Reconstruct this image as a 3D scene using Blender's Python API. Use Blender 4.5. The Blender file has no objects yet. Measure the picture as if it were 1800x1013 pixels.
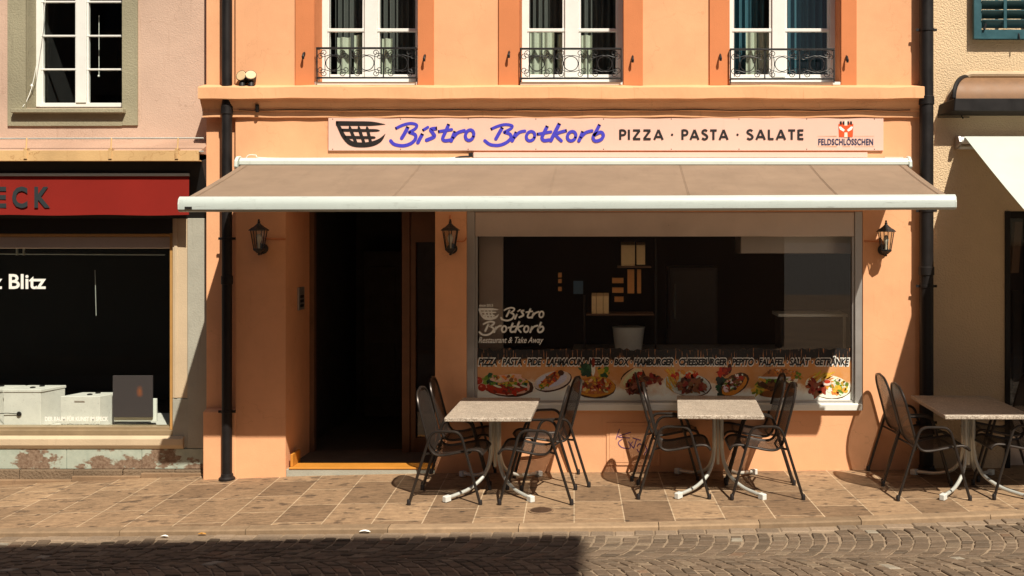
import bpy, bmesh, math, random
from mathutils import Vector, Matrix
R = math.radians
random.seed(7)
scene = bpy.context.scene
COL = scene.collection

# ------------------------------------------------------------------ camera
FPX, PX0, PY0, S = 1850.0, 1083.0, 410.0, 180.0      # focal length and principal point in photo pixels, pixels per metre on the facade
DW = FPX / S                                          # distance camera - facade
H = 420.0 / S                                         # camera height
cam = bpy.data.cameras.new('camera')
cam.sensor_width = 36.0
cam.lens = 36.0 * FPX / 1800.0
cam.shift_x = -(PX0 - 900.0) / 1800.0
cam.shift_y = -(506.5 - PY0) / 1800.0
cam.clip_start = 0.05
cam.clip_end = 2000
camo = bpy.data.objects.new('camera', cam)
COL.objects.link(camo)
camo.location = (0, -DW, H)
camo.rotation_euler = (R(90), 0, 0)
scene.camera = camo

# ------------------------------------------------------------------ sky, sun, exposure
SUNV = Vector((0.387, -0.74, 1.0)).normalized()      # towards the sun
SUN_EL = math.asin(SUNV.z)
SUN_AZ = math.atan2(SUNV.x, SUNV.y)
world = bpy.data.worlds.new('World')
scene.world = world
world.use_nodes = True
wn = world.node_tree.nodes
bg = wn['Background']
sky = wn.new('ShaderNodeTexSky')
sky.sky_type = 'NISHITA'
sky.sun_disc = False
sky.sun_elevation = SUN_EL
sky.sun_rotation = SUN_AZ
sky.dust_density = 2.0
sky.ozone_density = 0.6
world.node_tree.links.new(sky.outputs[0], bg.inputs[0])
bg.inputs[1].default_value = 0.05
sl = bpy.data.lights.new('sun', 'SUN')
sl.energy = 5.0
sl.angle = R(0.5)
sl.color = (1.0, 0.915, 0.775)
so = bpy.data.objects.new('sun', sl)
COL.objects.link(so)
so.rotation_euler = SUNV.to_track_quat('Z', 'Y').to_euler()
so.location = (6, -9, 14)
scene.view_settings.view_transform = 'Standard'
scene.view_settings.look = 'None'
scene.view_settings.gamma = 1.0
scene.view_settings.exposure = 0.36
scene.view_settings.use_curve_mapping = False
try:
    scene.cycles.use_denoising = True
    scene.cycles.max_bounces = 8
    scene.cycles.transparent_max_bounces = 16
except Exception:
    pass


# ------------------------------------------------------------------ helpers
def at(px, py, Y=0.0):
    k = (DW + Y) / DW / S
    return Vector(((px - PX0) * k, Y, H - (py - PY0) * k))


def X(px, Y=0.0):
    return (px - PX0) / S * (DW + Y) / DW


def Z(py, Y=0.0):
    return H - (py - PY0) / S * (DW + Y) / DW


def g(x):
    """height of the gently falling pavement"""
    if x > 0:
        return 0.008 * x if x < 6 else 0.048
    x = max(x, -9.0)
    return -0.0045 * x * x


def srgb(r, g_, b):
    f = lambda c: (c / 12.92 if c <= 0.04045 else ((c + 0.055) / 1.055) ** 2.4)
    return (f(r / 255), f(g_ / 255), f(b / 255))


class MB:
    def __init__(s):
        s.v, s.f, s.c = [], [], []

    def poly(s, pts, col=None):
        n = len(s.v)
        s.v += [tuple(p) for p in pts]
        s.f.append(tuple(range(n, n + len(pts))))
        s.c.append(col)

    def add(s, vs, fs, col=None):
        n = len(s.v)
        s.v += [tuple(p) for p in vs]
        for f in fs:
            s.f.append(tuple(n + i for i in f))
            s.c.append(col)

    def box(s, x0, x1, y0, y1, z0, z1, col=None):
        vs = [(x0, y0, z0), (x1, y0, z0), (x1, y1, z0), (x0, y1, z0), (x0, y0, z1), (x1, y0, z1), (x1, y1, z1), (x0, y1, z1)]
        s.add(vs, [(0, 3, 2, 1), (4, 5, 6, 7), (0, 1, 5, 4), (1, 2, 6, 5), (2, 3, 7, 6), (3, 0, 4, 7)], col)

    def pbox(s, px0, px1, py0, py1, Y0, Y1):
        """box whose front face (at Y0) fills these photo pixels"""
        s.box(X(px0, Y0), X(px1, Y0), Y0, Y1, Z(py1, Y0), Z(py0, Y0))

    def obox(s, c, ax, ay, az, col=None):
        """oriented box: centre and three half vectors"""
        c, ax, ay, az = Vector(c), Vector(ax), Vector(ay), Vector(az)
        vs = [c + a * ax + b * ay + d * az for d in (-1, 1) for a, b in ((-1, -1), (1, -1), (1, 1), (-1, 1))]
        s.add(vs, [(0, 3, 2, 1), (4, 5, 6, 7), (0, 1, 5, 4), (1, 2, 6, 5), (2, 3, 7, 6), (3, 0, 4, 7)], col)

    def prism(s, prof, axis, a0, a1, col=None):
        """profile of 2-D points swept along an axis; the remaining two axes in order"""
        def P(p, a):
            return {'x': (a, p[0], p[1]), 'y': (p[0], a, p[1]), 'z': (p[0], p[1], a)}[axis]
        n = len(prof)
        vs = [P(p, a0) for p in prof] + [P(p, a1) for p in prof]
        fs = [tuple(range(n))[::-1], tuple(range(n, 2 * n))]
        for i in range(n):
            j = (i + 1) % n
            fs.append((i, j, n + j, n + i))
        s.add(vs, fs, col)

    def tube(s, path, r, seg=8, closed=False, caps=True):
        path = [Vector(p) for p in path]
        n = len(path)
        rs = r if isinstance(r, (list, tuple)) else [r] * n
        up = None
        rings = []
        for i, p in enumerate(path):
            a = path[(i - 1) % n] if (i > 0 or closed) else p
            b = path[(i + 1) % n] if (i < n - 1 or closed) else p
            t = (b - a).normalized()
            if up is None:
                up = Vector((0, 0, 1)) if abs(t.z) < .9 else Vector((1, 0, 0))
            u = (up - t * up.dot(t))
            if u.length < 1e-6:
                u = t.orthogonal()
            u.normalize()
            up = u
            w = t.cross(u)
            rings.append([p + rs[i] * (math.cos(2 * math.pi * k / seg) * u + math.sin(2 * math.pi * k / seg) * w) for k in range(seg)])
        vs = [q for ring in rings for q in ring]
        fs = []
        m = n if closed else n - 1
        for i in range(m):
            j = (i + 1) % n
            for k in range(seg):
                l = (k + 1) % seg
                fs.append((i * seg + k, i * seg + l, j * seg + l, j * seg + k))
        if caps and not closed:
            fs.append(tuple(range(seg))[::-1])
            fs.append(tuple((n - 1) * seg + k for k in range(seg)))
        s.add(vs, fs)

    def lathe(s, prof, c=(0, 0, 0), seg=16, rot=0.0, axis='z', caps=True):
        """profile of (radius, height)"""
        vs, fs = [], []
        for r, h in prof:
            for k in range(seg):
                a = rot + 2 * math.pi * k / seg
                p = (r * math.cos(a), r * math.sin(a), h)
                if axis == 'y':
                    p = (p[0], p[2], p[1])
                vs.append((c[0] + p[0], c[1] + p[1], c[2] + p[2]))
        for i in range(len(prof) - 1):
            for k in range(seg):
                l = (k + 1) % seg
                fs.append((i * seg + k, i * seg + l, (i + 1) * seg + l, (i + 1) * seg + k))
        if caps:
            fs.append(tuple(range(seg))[::-1])
            fs.append(tuple((len(prof) - 1) * seg + k for k in range(seg)))
        s.add(vs, fs)

    def ribbon(s, path, w, Y, col=None, round_end=True):
        """flat stroke in the XZ plane; path of (x, z), width constant or per point"""
        n = len(path)
        ws = w if isinstance(w, (list, tuple)) else [w] * n
        L, Rr = [], []
        P = [Vector((p[0], p[1])) for p in path]
        for i in range(n):
            a, b = P[max(i - 1, 0)], P[min(i + 1, n - 1)]
            t = (b - a)
            if t.length < 1e-9:
                t = Vector((1, 0))
            t.normalize()
            nn = Vector((-t.y, t.x)) * ws[i] / 2
            L.append(P[i] + nn)
            Rr.append(P[i] - nn)
        base = len(s.v)
        for a, b in zip(L, Rr):
            s.v += [(a.x, Y, a.y), (b.x, Y, b.y)]
        for i in range(n - 1):
            s.f.append((base + 2 * i, base + 2 * i + 1, base + 2 * i + 3, base + 2 * i + 2))
            s.c.append(col)
        if round_end:
            for i, sg in ((0, -1), (n - 1, 1)):
                t = (P[min(i + 1, n - 1)] - P[max(i - 1, 0)]).normalized()
                r = ws[i] / 2
                a0 = math.atan2(t.y, t.x) - sg * math.pi / 2
                pts = [(P[i].x + r * math.cos(a0 + sg * math.pi * k / 6), Y, P[i].y + r * math.sin(a0 + sg * math.pi * k / 6)) for k in range(7)]
                s.poly(pts, col)

    def build(s, name, mat=None, parent=None, smooth=False, bevel=0.0, seg=1, merge=True):
        off = Vector((0, 0, 0))
        p = parent
        while p is not None:
            off += p.location
            p = p.parent
        me = bpy.data.meshes.new(name)
        me.from_pydata([tuple(Vector(v) - off) for v in s.v], [], s.f)
        if any(c is not None for c in s.c):
            at_ = me.color_attributes.new('tone', 'FLOAT_COLOR', 'CORNER')
            i = 0
            for f, c in zip(s.f, s.c):
                cc = c or (.5, .5, .5)
                for _ in f:
                    at_.data[i].color = (cc[0], cc[1], cc[2], 1)
                    i += 1
        bm = bmesh.new()
        bm.from_mesh(me)
        if merge:
            bmesh.ops.remove_doubles(bm, verts=bm.verts, dist=1e-5)
            bmesh.ops.recalc_face_normals(bm, faces=bm.faces)
        if bevel > 0:
            es = [e for e in bm.edges if len(e.link_faces) == 2 and e.calc_face_angle(0) > R(30)]
            bmesh.ops.bevel(bm, geom=es, offset=bevel, segments=seg, profile=.5, affect='EDGES', clamp_overlap=True)
        bm.to_mesh(me)
        bm.free()
        if smooth:
            for q in me.polygons:
                q.use_smooth = True
            try:
                me.set_sharp_from_angle(angle=R(40))
            except Exception:
                pass
        if mat is not None:
            me.materials.append(mat)
        o = bpy.data.objects.new(name, me)
        COL.objects.link(o)
        o.parent = parent
        return o


def smooth_path(pts, n=6):
    """Catmull-Rom through the points"""
    P = [Vector(p) for p in pts]
    out = []
    for i in range(len(P) - 1):
        p0, p1, p2, p3 = P[max(i - 1, 0)], P[i], P[i + 1], P[min(i + 2, len(P) - 1)]
        for k in range(n):
            t = k / n
            out.append(.5 * ((2 * p1) + (p2 - p0) * t + (2 * p0 - 5 * p1 + 4 * p2 - p3) * t * t + (3 * p1 - p0 - 3 * p2 + p3) * t ** 3))
    out.append(P[-1])
    return out


def round_path(pts, r, n=5):
    """polyline with corners rounded by radius r"""
    P = [Vector(p) for p in pts]
    out = [P[0]]
    for i in range(1, len(P) - 1):
        a, b, c = P[i - 1], P[i], P[i + 1]
        d1, d2 = (a - b), (c - b)
        q = min(r, d1.length * .49, d2.length * .49)
        s0, s1 = b + d1.normalized() * q, b + d2.normalized() * q
        for k in range(n + 1):
            t = k / n
            out.append((1 - t) ** 2 * s0 + 2 * t * (1 - t) * b + t * t * s1)
    out.append(P[-1])
    return out


def thing(name, label, cat, loc=(0, 0, 0), group=None, rotz=0):
    o = bpy.data.objects.new(name, None)
    o.empty_display_size = .1
    COL.objects.link(o)
    o.location = loc
    o.rotation_euler = (0, 0, rotz)
    o['label'] = label
    o['category'] = cat
    if group:
        o['group'] = group
    return o


def tag(o, label, cat, group=None):
    o['label'] = label
    o['category'] = cat
    if group:
        o['group'] = group
    return o


def structure(o):
    o['kind'] = 'structure'
    return o


def dup(root, loc, rotz, label):
    r = root.copy()
    COL.objects.link(r)
    r.location = loc
    r.rotation_euler = (0, 0, rotz)
    r['label'] = label
    for ch in list(root.children):
        c = ch.copy()
        COL.objects.link(c)
        c.parent = r
        for gch in list(ch.children):
            d = gch.copy()
            COL.objects.link(d)
            d.parent = c
    return r


# ------------------------------------------------------------------ materials
def nodes(name):
    m = bpy.data.materials.new(name)
    m.use_nodes = True
    nt = m.node_tree
    return m, nt.nodes, nt.links, nt.nodes['Principled BSDF']


def coords(n, l, scale=(1, 1, 1), kind='Object', rot=(0, 0, 0)):
    tc = n.new('ShaderNodeTexCoord')
    mp = n.new('ShaderNodeMapping')
    mp.inputs['Scale'].default_value = scale
    mp.inputs['Rotation'].default_value = rot
    l.new(tc.outputs[kind], mp.inputs['Vector'])
    return mp.outputs['Vector']


def ramp(n, l, src, stops):
    r = n.new('ShaderNodeValToRGB')
    e = r.color_ramp.elements
    while len(e) < len(stops):
        e.new(.5)
    for i, (p, c) in enumerate(stops):
        e[i].position = p
        e[i].color = (c, c, c, 1) if isinstance(c, (int, float)) else (*c, 1)
    l.new(src, r.inputs[0])
    return r.outputs[0]


def noise(n, l, vec, scale, detail=4, rough=.6):
    t = n.new('ShaderNodeTexNoise')
    t.inputs['Scale'].default_value = scale
    t.inputs['Detail'].default_value = detail
    t.inputs['Roughness'].default_value = rough
    l.new(vec, t.inputs['Vector'])
    return t.outputs['Fac']


def mix(n, l, fac, a, b, mode='MIX'):
    m = n.new('ShaderNodeMix')
    m.data_type = 'RGBA'
    m.blend_type = mode
    for s_, v in ((m.inputs[0], fac), (m.inputs[6], a), (m.inputs[7], b)):
        if isinstance(v, (int, float)):
            s_.default_value = v
        elif isinstance(v, (tuple, list)):
            s_.default_value = (*v, 1)
        else:
            l.new(v, s_)
    return m.outputs[2]


def bump(n, l, bsdf, h, strength, dist=.01):
    b = n.new('ShaderNodeBump')
    b.inputs['Strength'].default_value = strength
    b.inputs['Distance'].default_value = dist
    l.new(h, b.inputs['Height'])
    l.new(b.outputs[0], bsdf.inputs['Normal'])


def plaster(name, col, var=.12, fine=140, bs=.3, dirt=(.3, .16, .08), dirt_amt=.25, rough=.9, grain=.006, patchy=0.0):
    m, n, l, b = nodes(name)
    v = coords(n, l)
    big = noise(n, l, v, 1.3, 6, .65)
    c = mix(n, l, ramp(n, l, big, [(.3, 0.0), (.7, 1.0)]), tuple(x * (1 - var) for x in col), tuple(min(x * (1 + var * .6), .9) for x in col))
    st = noise(n, l, coords(n, l, (9, 9, .7)), 2.2, 5, .7)
    c = mix(n, l, ramp(n, l, st, [(.6, 0.0), (.85, dirt_amt)]), c, dirt)
    sp = noise(n, l, v, 34, 3, .7)
    c = mix(n, l, ramp(n, l, sp, [(.66, 0.0), (.8, dirt_amt * .8)]), c, dirt)
    if patchy:
        # repaired and rubbed patches with edges of their own, and fine hairline cracks
        pa = noise(n, l, v, .8, 3, .45)
        pb = noise(n, l, v, 3.1, 8, .7)
        c = mix(n, l, ramp(n, l, pa, [(.55, 0.0), (.575, patchy * .35)]), c, tuple(min(.9, x * 1.13) for x in col))
        c = mix(n, l, ramp(n, l, pb, [(.60, 0.0), (.74, patchy * .45)]), c, tuple(x * .78 for x in col))
        vo = n.new('ShaderNodeTexVoronoi')
        vo.feature = 'DISTANCE_TO_EDGE'
        vo.inputs['Scale'].default_value = .9
        wv = n.new('ShaderNodeTexNoise')
        wv.inputs['Scale'].default_value = 2.3
        wv.inputs['Detail'].default_value = 6
        l.new(v, wv.inputs['Vector'])
        ad = n.new('ShaderNodeVectorMath')
        ad.operation = 'ADD'
        l.new(v, ad.inputs[0])
        l.new(wv.outputs['Color'], ad.inputs[1])
        l.new(ad.outputs[0], vo.inputs['Vector'])
        c = mix(n, l, ramp(n, l, vo.outputs['Distance'], [(.0, patchy * .55), (.0035, 0.0)]), c, dirt)
    l.new(c, b.inputs['Base Color'])
    b.inputs['Roughness'].default_value = rough
    b.inputs['Specular IOR Level'].default_value = .2
    f = noise(n, l, v, fine, 3, .6)
    if patchy:
        f = mix(n, l, .5, f, noise(n, l, v, 7, 4, .6))
    bump(n, l, b, f, bs, grain)
    return m


def paint(name, col, rough=.45, var=.1, dirt=.15, metal=0.0, scale=6, bs=0.05, spec=.5):
    m, n, l, b = nodes(name)
    v = coords(n, l)
    nz = noise(n, l, v, scale, 6, .7)
    c = mix(n, l, ramp(n, l, nz, [(.3, 0.0), (.75, 1.0)]), tuple(x * (1 - var) for x in col), tuple(min(.9, x * (1 + var)) for x in col))
    if dirt:
        d = noise(n, l, v, scale * 5, 4, .75)
        c = mix(n, l, ramp(n, l, d, [(.58, 0.0), (.8, dirt)]), c, (.09, .06, .04))
    l.new(c, b.inputs['Base Color'])
    l.new(ramp(n, l, nz, [(.2, max(rough - .1, .02)), (.8, min(rough + .12, 1))]), b.inputs['Roughness'])
    b.inputs['Metallic'].default_value = metal
    b.inputs['Specular IOR Level'].default_value = spec
    if bs:
        bump(n, l, b, noise(n, l, v, scale * 14, 3, .6), bs, .002)
    return m


def flat(name, col, rough=.6):
    m, n, l, b = nodes(name)
    v = coords(n, l)
    nz = noise(n, l, v, 25, 4, .7)
    c = mix(n, l, ramp(n, l, nz, [(.3, 0.0), (.8, 1.0)]), tuple(x * .93 for x in col), tuple(min(x * 1.05, .9) for x in col))
    l.new(c, b.inputs['Base Color'])
    b.inputs['Roughness'].default_value = rough
    return m


def glass(name, tint=(.9, .95, .93), f0=1.5, rough=0.0):
    m, n, l, b = nodes(name)
    n.remove(b)
    out = n['Material Output']
    tr = n.new('ShaderNodeBsdfTransparent')
    tr.inputs[0].default_value = (*tint, 1)
    gl = n.new('ShaderNodeBsdfGlossy')
    gl.inputs['Roughness'].default_value = rough
    fr = n.new('ShaderNodeFresnel')
    ge = n.new('ShaderNodeNewGeometry')
    mr = n.new('ShaderNodeMapRange')          # the pane is one sheet: same index from either side
    mr.inputs[3].default_value = f0
    mr.inputs[4].default_value = 1 / f0
    l.new(ge.outputs['Backfacing'], mr.inputs[0])
    l.new(mr.outputs[0], fr.inputs[0])
    mx = n.new('ShaderNodeMixShader')
    l.new(fr.outputs[0], mx.inputs[0])
    l.new(tr.outputs[0], mx.inputs[1])
    l.new(gl.outputs[0], mx.inputs[2])
    l.new(mx.outputs[0], out.inputs[0])
    return m


def fabric(name, col, weave=900, var=.06, trans=.0, stain=.2):
    m, n, l, b = nodes(name)
    v = coords(n, l)
    nz = noise(n, l, v, 2.2, 6, .65)
    c = mix(n, l, ramp(n, l, nz, [(.3, 0.0), (.75, 1.0)]), tuple(x * (1 - var) for x in col), tuple(x * (1 + var) for x in col))
    d = noise(n, l, v, 60, 3, .6)
    c = mix(n, l, ramp(n, l, d, [(.7, 0.0), (.82, stain)]), c, tuple(min(x * 2.0, .8) for x in col))
    d2 = noise(n, l, coords(n, l, (5, 1.2, 1.2)), 1.7, 5, .7)
    c = mix(n, l, ramp(n, l, d2, [(.55, 0.0), (.85, stain)]), c, tuple(x * .6 for x in col))
    l.new(c, b.inputs['Base Color'])
    b.inputs['Roughness'].default_value = .85
    b.inputs['Specular IOR Level'].default_value = .25
    b.inputs['Sheen Weight'].default_value = .1
    bump(n, l, b, noise(n, l, v, weave * .3, 2, .5), .12, .002)
    if trans:
        out = n['Material Output']
        tl = n.new('ShaderNodeBsdfTranslucent')
        l.new(c, tl.inputs[0])
        mx = n.new('ShaderNodeMixShader')
        mx.inputs[0].default_value = trans
        l.new(b.outputs[0], mx.inputs[1])
        l.new(tl.outputs[0], mx.inputs[2])
        l.new(mx.outputs[0], out.inputs[0])
    return m


def toned(name, rough=.8, bs=.3, spec=.3, nscale=60, gain=1.0):
    """albedo from the mesh's own colour attribute, broken up by noise"""
    m, n, l, b = nodes(name)
    a = n.new('ShaderNodeAttribute')
    a.attribute_name = 'tone'
    v = coords(n, l)
    nz = noise(n, l, v, nscale, 5, .7)
    c = mix(n, l, 1.0, a.outputs['Color'], ramp(n, l, nz, [(.25, .72 * gain), (.75, 1.15 * gain)]), 'MULTIPLY')
    l.new(c, b.inputs['Base Color'])
    b.inputs['Roughness'].default_value = rough
    b.inputs['Specular IOR Level'].default_value = spec
    if bs:
        bump(n, l, b, nz, bs, .004)
    return m


M = {}
M['facade'] = plaster('apricot_render', (.80, .41, .218), .13, 110, .5, (.40, .17, .075), .34, patchy=.5)
M['cornice'] = plaster('cornice_render', (.80, .43, .225), .12, 120, .25, (.28, .12, .05), .6, patchy=.5)
M['surround'] = plaster('orange_stone_paint', (.63, .225, .092), .10, 90, .3, (.33, .11, .05), .25)
M['pink'] = plaster('pink_render', (.58, .405, .31), .14, 70, .6, (.28, .16, .11), .6, grain=.012, patchy=.7)
M['rough'] = plaster('beige_roughcast', (.70, .525, .335), .08, 60, .8, (.3, .19, .1), .2, grain=.022)
M['stone'] = plaster('green_grey_stone', (.33, .30, .205), .2, 60, .5, (.13, .11, .08), .5, grain=.012)
M['pierstone'] = plaster('tan_stone', (.55, .43, .29), .14, 80, .4, (.2, .15, .1), .5)
M['greystone'] = plaster('grey_stone', (.38, .37, .31), .2, 60, .5, (.16, .13, .1), .6)
M['white'] = paint('white_gloss_paint', (.78, .78, .74), .35, .05, .12)
M['alu'] = paint('white_aluminium', (.60, .655, .60), .32, .03, .2, 0.0, 3)
M['black'] = paint('black_iron_paint', (.012, .012, .013), .45, .3, .05)
M['pipe'] = paint('dark_brown_pipe_paint', (.011, .009, .009), .5, .3, .1, 0, 9, spec=.3)
M['chair'] = paint('bronze_tube_lacquer', (.042, .034, .029), .33, .2, .1, .55, 9)
M['steel'] = paint('galvanised_tube', (.60, .61, .56), .38, .08, .25, .35, 9)
M['cap'] = flat('white_plastic', (.66, .67, .63), .5)
M['greyframe'] = paint('grey_window_metal', (.46, .44, .42), .36, .08, .15, .6, 4)
M['taupe'] = paint('taupe_shutter_box', (.60, .50, .43), .34, .05, .12, .55, 3)
M['wood'] = paint('brown_wood', (.16, .085, .05), .55, .2, .3)
M['awning'] = fabric('taupe_awning_cloth', (.405, .298, .212), trans=.40, stain=.4, var=.12)
M['red'] = fabric('red_valance_cloth', (.25, .012, .006), trans=.06, stain=.08)
M['whitecloth'] = fabric('white_awning_cloth', (.55, .60, .54), trans=.05, stain=.03)
M['glass'] = glass('clear_pane')
M['shopglass'] = glass('shop_pane', (.94, .96, .95), 1.85)
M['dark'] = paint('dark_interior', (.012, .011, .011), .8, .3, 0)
M['dim'] = paint('dim_interior', (.10, .085, .075), .8, .3, 0)
M['signface'] = plaster('sign_enamel', (.80, .51, .42), .05, 30, .03, (.4, .2, .1), .12, .45)
M['blue'] = flat('blue_lettering', srgb(66, 62, 190), .5)
M['ink'] = flat('black_lettering', (.014, .011, .011), .5)
M['navy'] = flat('navy_lettering', (.02, .03, .09), .5)
M['emblemred'] = flat('red_print', (.62, .07, .02), .5)
M['vinyl'] = flat('white_vinyl', (.86, .86, .80), .6)
M['greyletter'] = flat('grey_blue_lettering', (.017, .026, .030), .8)
M['violet'] = flat('violet_spray', (.13, .05, .17), .7)
M['teal'] = paint('petrol_shutter_paint', (.012, .075, .095), .45, .25, .35, 0, 12)
M['threshold'] = paint('ochre_tile', (.58, .24, .035), .45, .08, .1)
M['print'] = toned('food_print', .5, 0, .3, 90, 1.3)
M['carton'] = flat('carton', (.80, .58, .32), .8)
M['bin'] = flat('milky_plastic', (.85, .86, .80), .5)
M['brass'] = plaster('rusty_ochre_sheet', (.62, .40, .19), .25, 60, .4, (.26, .09, .02), 1.0, rough=.6, patchy=1.0)
M['hood'] = paint('brown_sheet_roof', (.22, .115, .055), .6, .2, .5, .1, 7, .15)
M['curtain'] = flat('grey_curtain', (.085, .09, .085), .9)
M['palecurtain'] = flat('pale_curtain', (.46, .49, .40), .9)
M['tealcurtain'] = flat('teal_curtain', (.035, .12, .16), .9)
M['lampglass'] = glass('lamp_pane', (.85, .85, .8), 1.5, .05)
M['bulb'] = flat('frosted_bulb', (.7, .68, .62), .3)
M['boxwhite'] = paint('white_box_paint', (.72, .68, .63), .6, .08, .45, 0, 7)
M['poster'] = None


def speckle(name, a, b_, c3, scale=260):
    m, n, l, b = nodes(name)
    v = coords(n, l)
    t = noise(n, l, v, scale, 2, .6)
    c = mix(n, l, ramp(n, l, t, [(.42, 0.0), (.56, 1.0)]), a, b_)
    t2 = noise(n, l, v, scale * .55, 2, .6)
    c = mix(n, l, ramp(n, l, t2, [(.6, 0.0), (.68, .8)]), c, c3)
    t3 = noise(n, l, v, 5, 5, .7)
    c = mix(n, l, 1.0, c, ramp(n, l, t3, [(.3, .8), (.7, 1.1)]), 'MULTIPLY')
    l.new(c, b.inputs['Base Color'])
    b.inputs['Roughness'].default_value = .42
    bump(n, l, b, t, .12, .002)
    return m


M['tabletop'] = speckle('speckled_stone_laminate', (.30, .24, .185), (.58, .50, .41), (.20, .145, .11), 115)


def perforated(name):
    m, n, l, b = nodes(name)
    tc = n.new('ShaderNodeTexCoord')
    mp = n.new('ShaderNodeMapping')
    mp.inputs['Scale'].default_value = (110, 110, 110)
    l.new(tc.outputs['UV'], mp.inputs['Vector'])
    fr = n.new('ShaderNodeVectorMath')
    fr.operation = 'FRACTION'
    l.new(mp.outputs[0], fr.inputs[0])
    sb = n.new('ShaderNodeVectorMath')
    sb.operation = 'DISTANCE'
    sb.inputs[1].default_value = (.5, .5, 0)
    l.new(fr.outputs[0], sb.inputs[0])
    gt = n.new('ShaderNodeMath')
    gt.operation = 'GREATER_THAN'
    gt.inputs[1].default_value = .25
    l.new(sb.outputs['Value'], gt.inputs[0])
    l.new(gt.outputs[0], b.inputs['Alpha'])
    b.inputs['Base Color'].default_value = (.050, .040, .034, 1)
    b.inputs['Metallic'].default_value = .4
    b.inputs['Roughness'].default_value = .42
    return m


M['mesh'] = perforated('bronze_perforated_sheet')


def paving():
    m, n, l, b = nodes('paving_slabs')
    tc = n.new('ShaderNodeTexCoord')
    sp = n.new('ShaderNodeSeparateXYZ')
    l.new(tc.outputs['Object'], sp.inputs[0])
    cb = n.new('ShaderNodeCombineXYZ')
    # strips run away from the street: rows along X, bricks along Y; slight skew
    sk = n.new('ShaderNodeMath')
    sk.operation = 'MULTIPLY_ADD'
    sk.inputs[1].default_value = .04
    l.new(sp.outputs['Y'], sk.inputs[0])
    l.new(sp.outputs['X'], sk.inputs[2])
    l.new(sp.outputs['Y'], cb.inputs[0])
    l.new(sk.outputs[0], cb.inputs[1])
    br = n.new('ShaderNodeTexBrick')
    br.offset = .37
    br.offset_frequency = 2
    br.squash = 1.45
    br.squash_frequency = 3
    l.new(cb.outputs[0], br.inputs['Vector'])
    br.inputs['Scale'].default_value = 1.0
    br.inputs['Brick Width'].default_value = .56
    br.inputs['Row Height'].default_value = .41
    br.inputs['Mortar Size'].default_value = .0055
    br.inputs['Mortar Smooth'].default_value = .25
    br.inputs['Color1'].default_value = (.215, .135, .078, 1)
    br.inputs['Color2'].default_value = (.39, .255, .148, 1)
    br.inputs['Mortar'].default_value = (.54, .40, .26, 1)
    v = tc.outputs['Object']
    big = noise(n, l, v, 1.6, 6, .7)
    c = mix(n, l, 1.0, br.outputs['Color'], ramp(n, l, big, [(.25, .74), (.72, 1.16)]), 'MULTIPLY')
    sm = noise(n, l, v, 22, 6, .75)
    c = mix(n, l, 1.0, c, ramp(n, l, sm, [(.3, .78), (.7, 1.12)]), 'MULTIPLY')
    sr = noise(n, l, coords(n, l, (4, 13, 1)), 2.0, 6, .75)
    c = mix(n, l, 1.0, c, ramp(n, l, sr, [(.32, .66), (.66, 1.2)]), 'MULTIPLY')
    st = noise(n, l, coords(n, l, (1, 1.8, 1)), 6.0, 5, .6)
    c = mix(n, l, ramp(n, l, st, [(.57, 0.0), (.66, .7)]), c, (.055, .036, .026))
    vo = n.new('ShaderNodeTexVoronoi')
    vo.inputs['Scale'].default_value = 5.5
    vo.inputs['Randomness'].default_value = 1
    l.new(v, vo.inputs['Vector'])
    c = mix(n, l, ramp(n, l, vo.outputs['Distance'], [(.07, .8), (.15, 0.0)]), c, (.05, .034, .025))
    l.new(c, b.inputs['Base Color'])
    b.inputs['Roughness'].default_value = .8
    b.inputs['Specular IOR Level'].default_value = .3
    h = mix(n, l, .35, br.outputs['Fac'], sm)
    bump(n, l, b, h, .25, .006)
    return m


M['paving'] = paving()
M['kerb'] = plaster('kerb_stone', (.255, .165, .098), .3, 60, .5, (.06, .04, .03), .7)
M['kerbtone'] = toned('kerb_stones', .85, .4, .25, 9)
M['setts'] = toned('setts', .75, .5, .35, 45)
M['joint'] = paint('joint_sand', (.28, .205, .135), .9, .3, .3, 0, 9, .3)
M['earth'] = paint('street_ground', (.11, .088, .07), .9, .25, .2, 0, 3, .3)


def peeling():
    m, n, l, b = nodes('peeling_green_plinth')
    v = coords(n, l)
    a = noise(n, l, coords(n, l, (1.2, 1, 2.0)), 2.6, 9, .66)
    c = mix(n, l, ramp(n, l, noise(n, l, v, 9, 4, .6), [(.3, 0.0), (.7, 1.0)]), (.31, .36, .30), (.43, .47, .39))
    sp = n.new('ShaderNodeSeparateXYZ')
    l.new(v, sp.inputs[0])
    ad = n.new('ShaderNodeMath')
    ad.operation = 'MULTIPLY_ADD'
    ad.inputs[1].default_value = -.38
    l.new(sp.outputs['Z'], ad.inputs[0])
    l.new(a, ad.inputs[2])
    c = mix(n, l, ramp(n, l, ad.outputs[0], [(.475, 0.0), (.51, 1.0)]), c, mix(n, l, ramp(n, l, noise(n, l, v, 30, 4, .7), [(.35, 0.0), (.65, 1.0)]), (.13, .075, .045), (.27, .19, .13)))
    l.new(c, b.inputs['Base Color'])
    b.inputs['Roughness'].default_value = .85
    bump(n, l, b, a, .3, .01)
    return m


M['peel'] = peeling()


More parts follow.
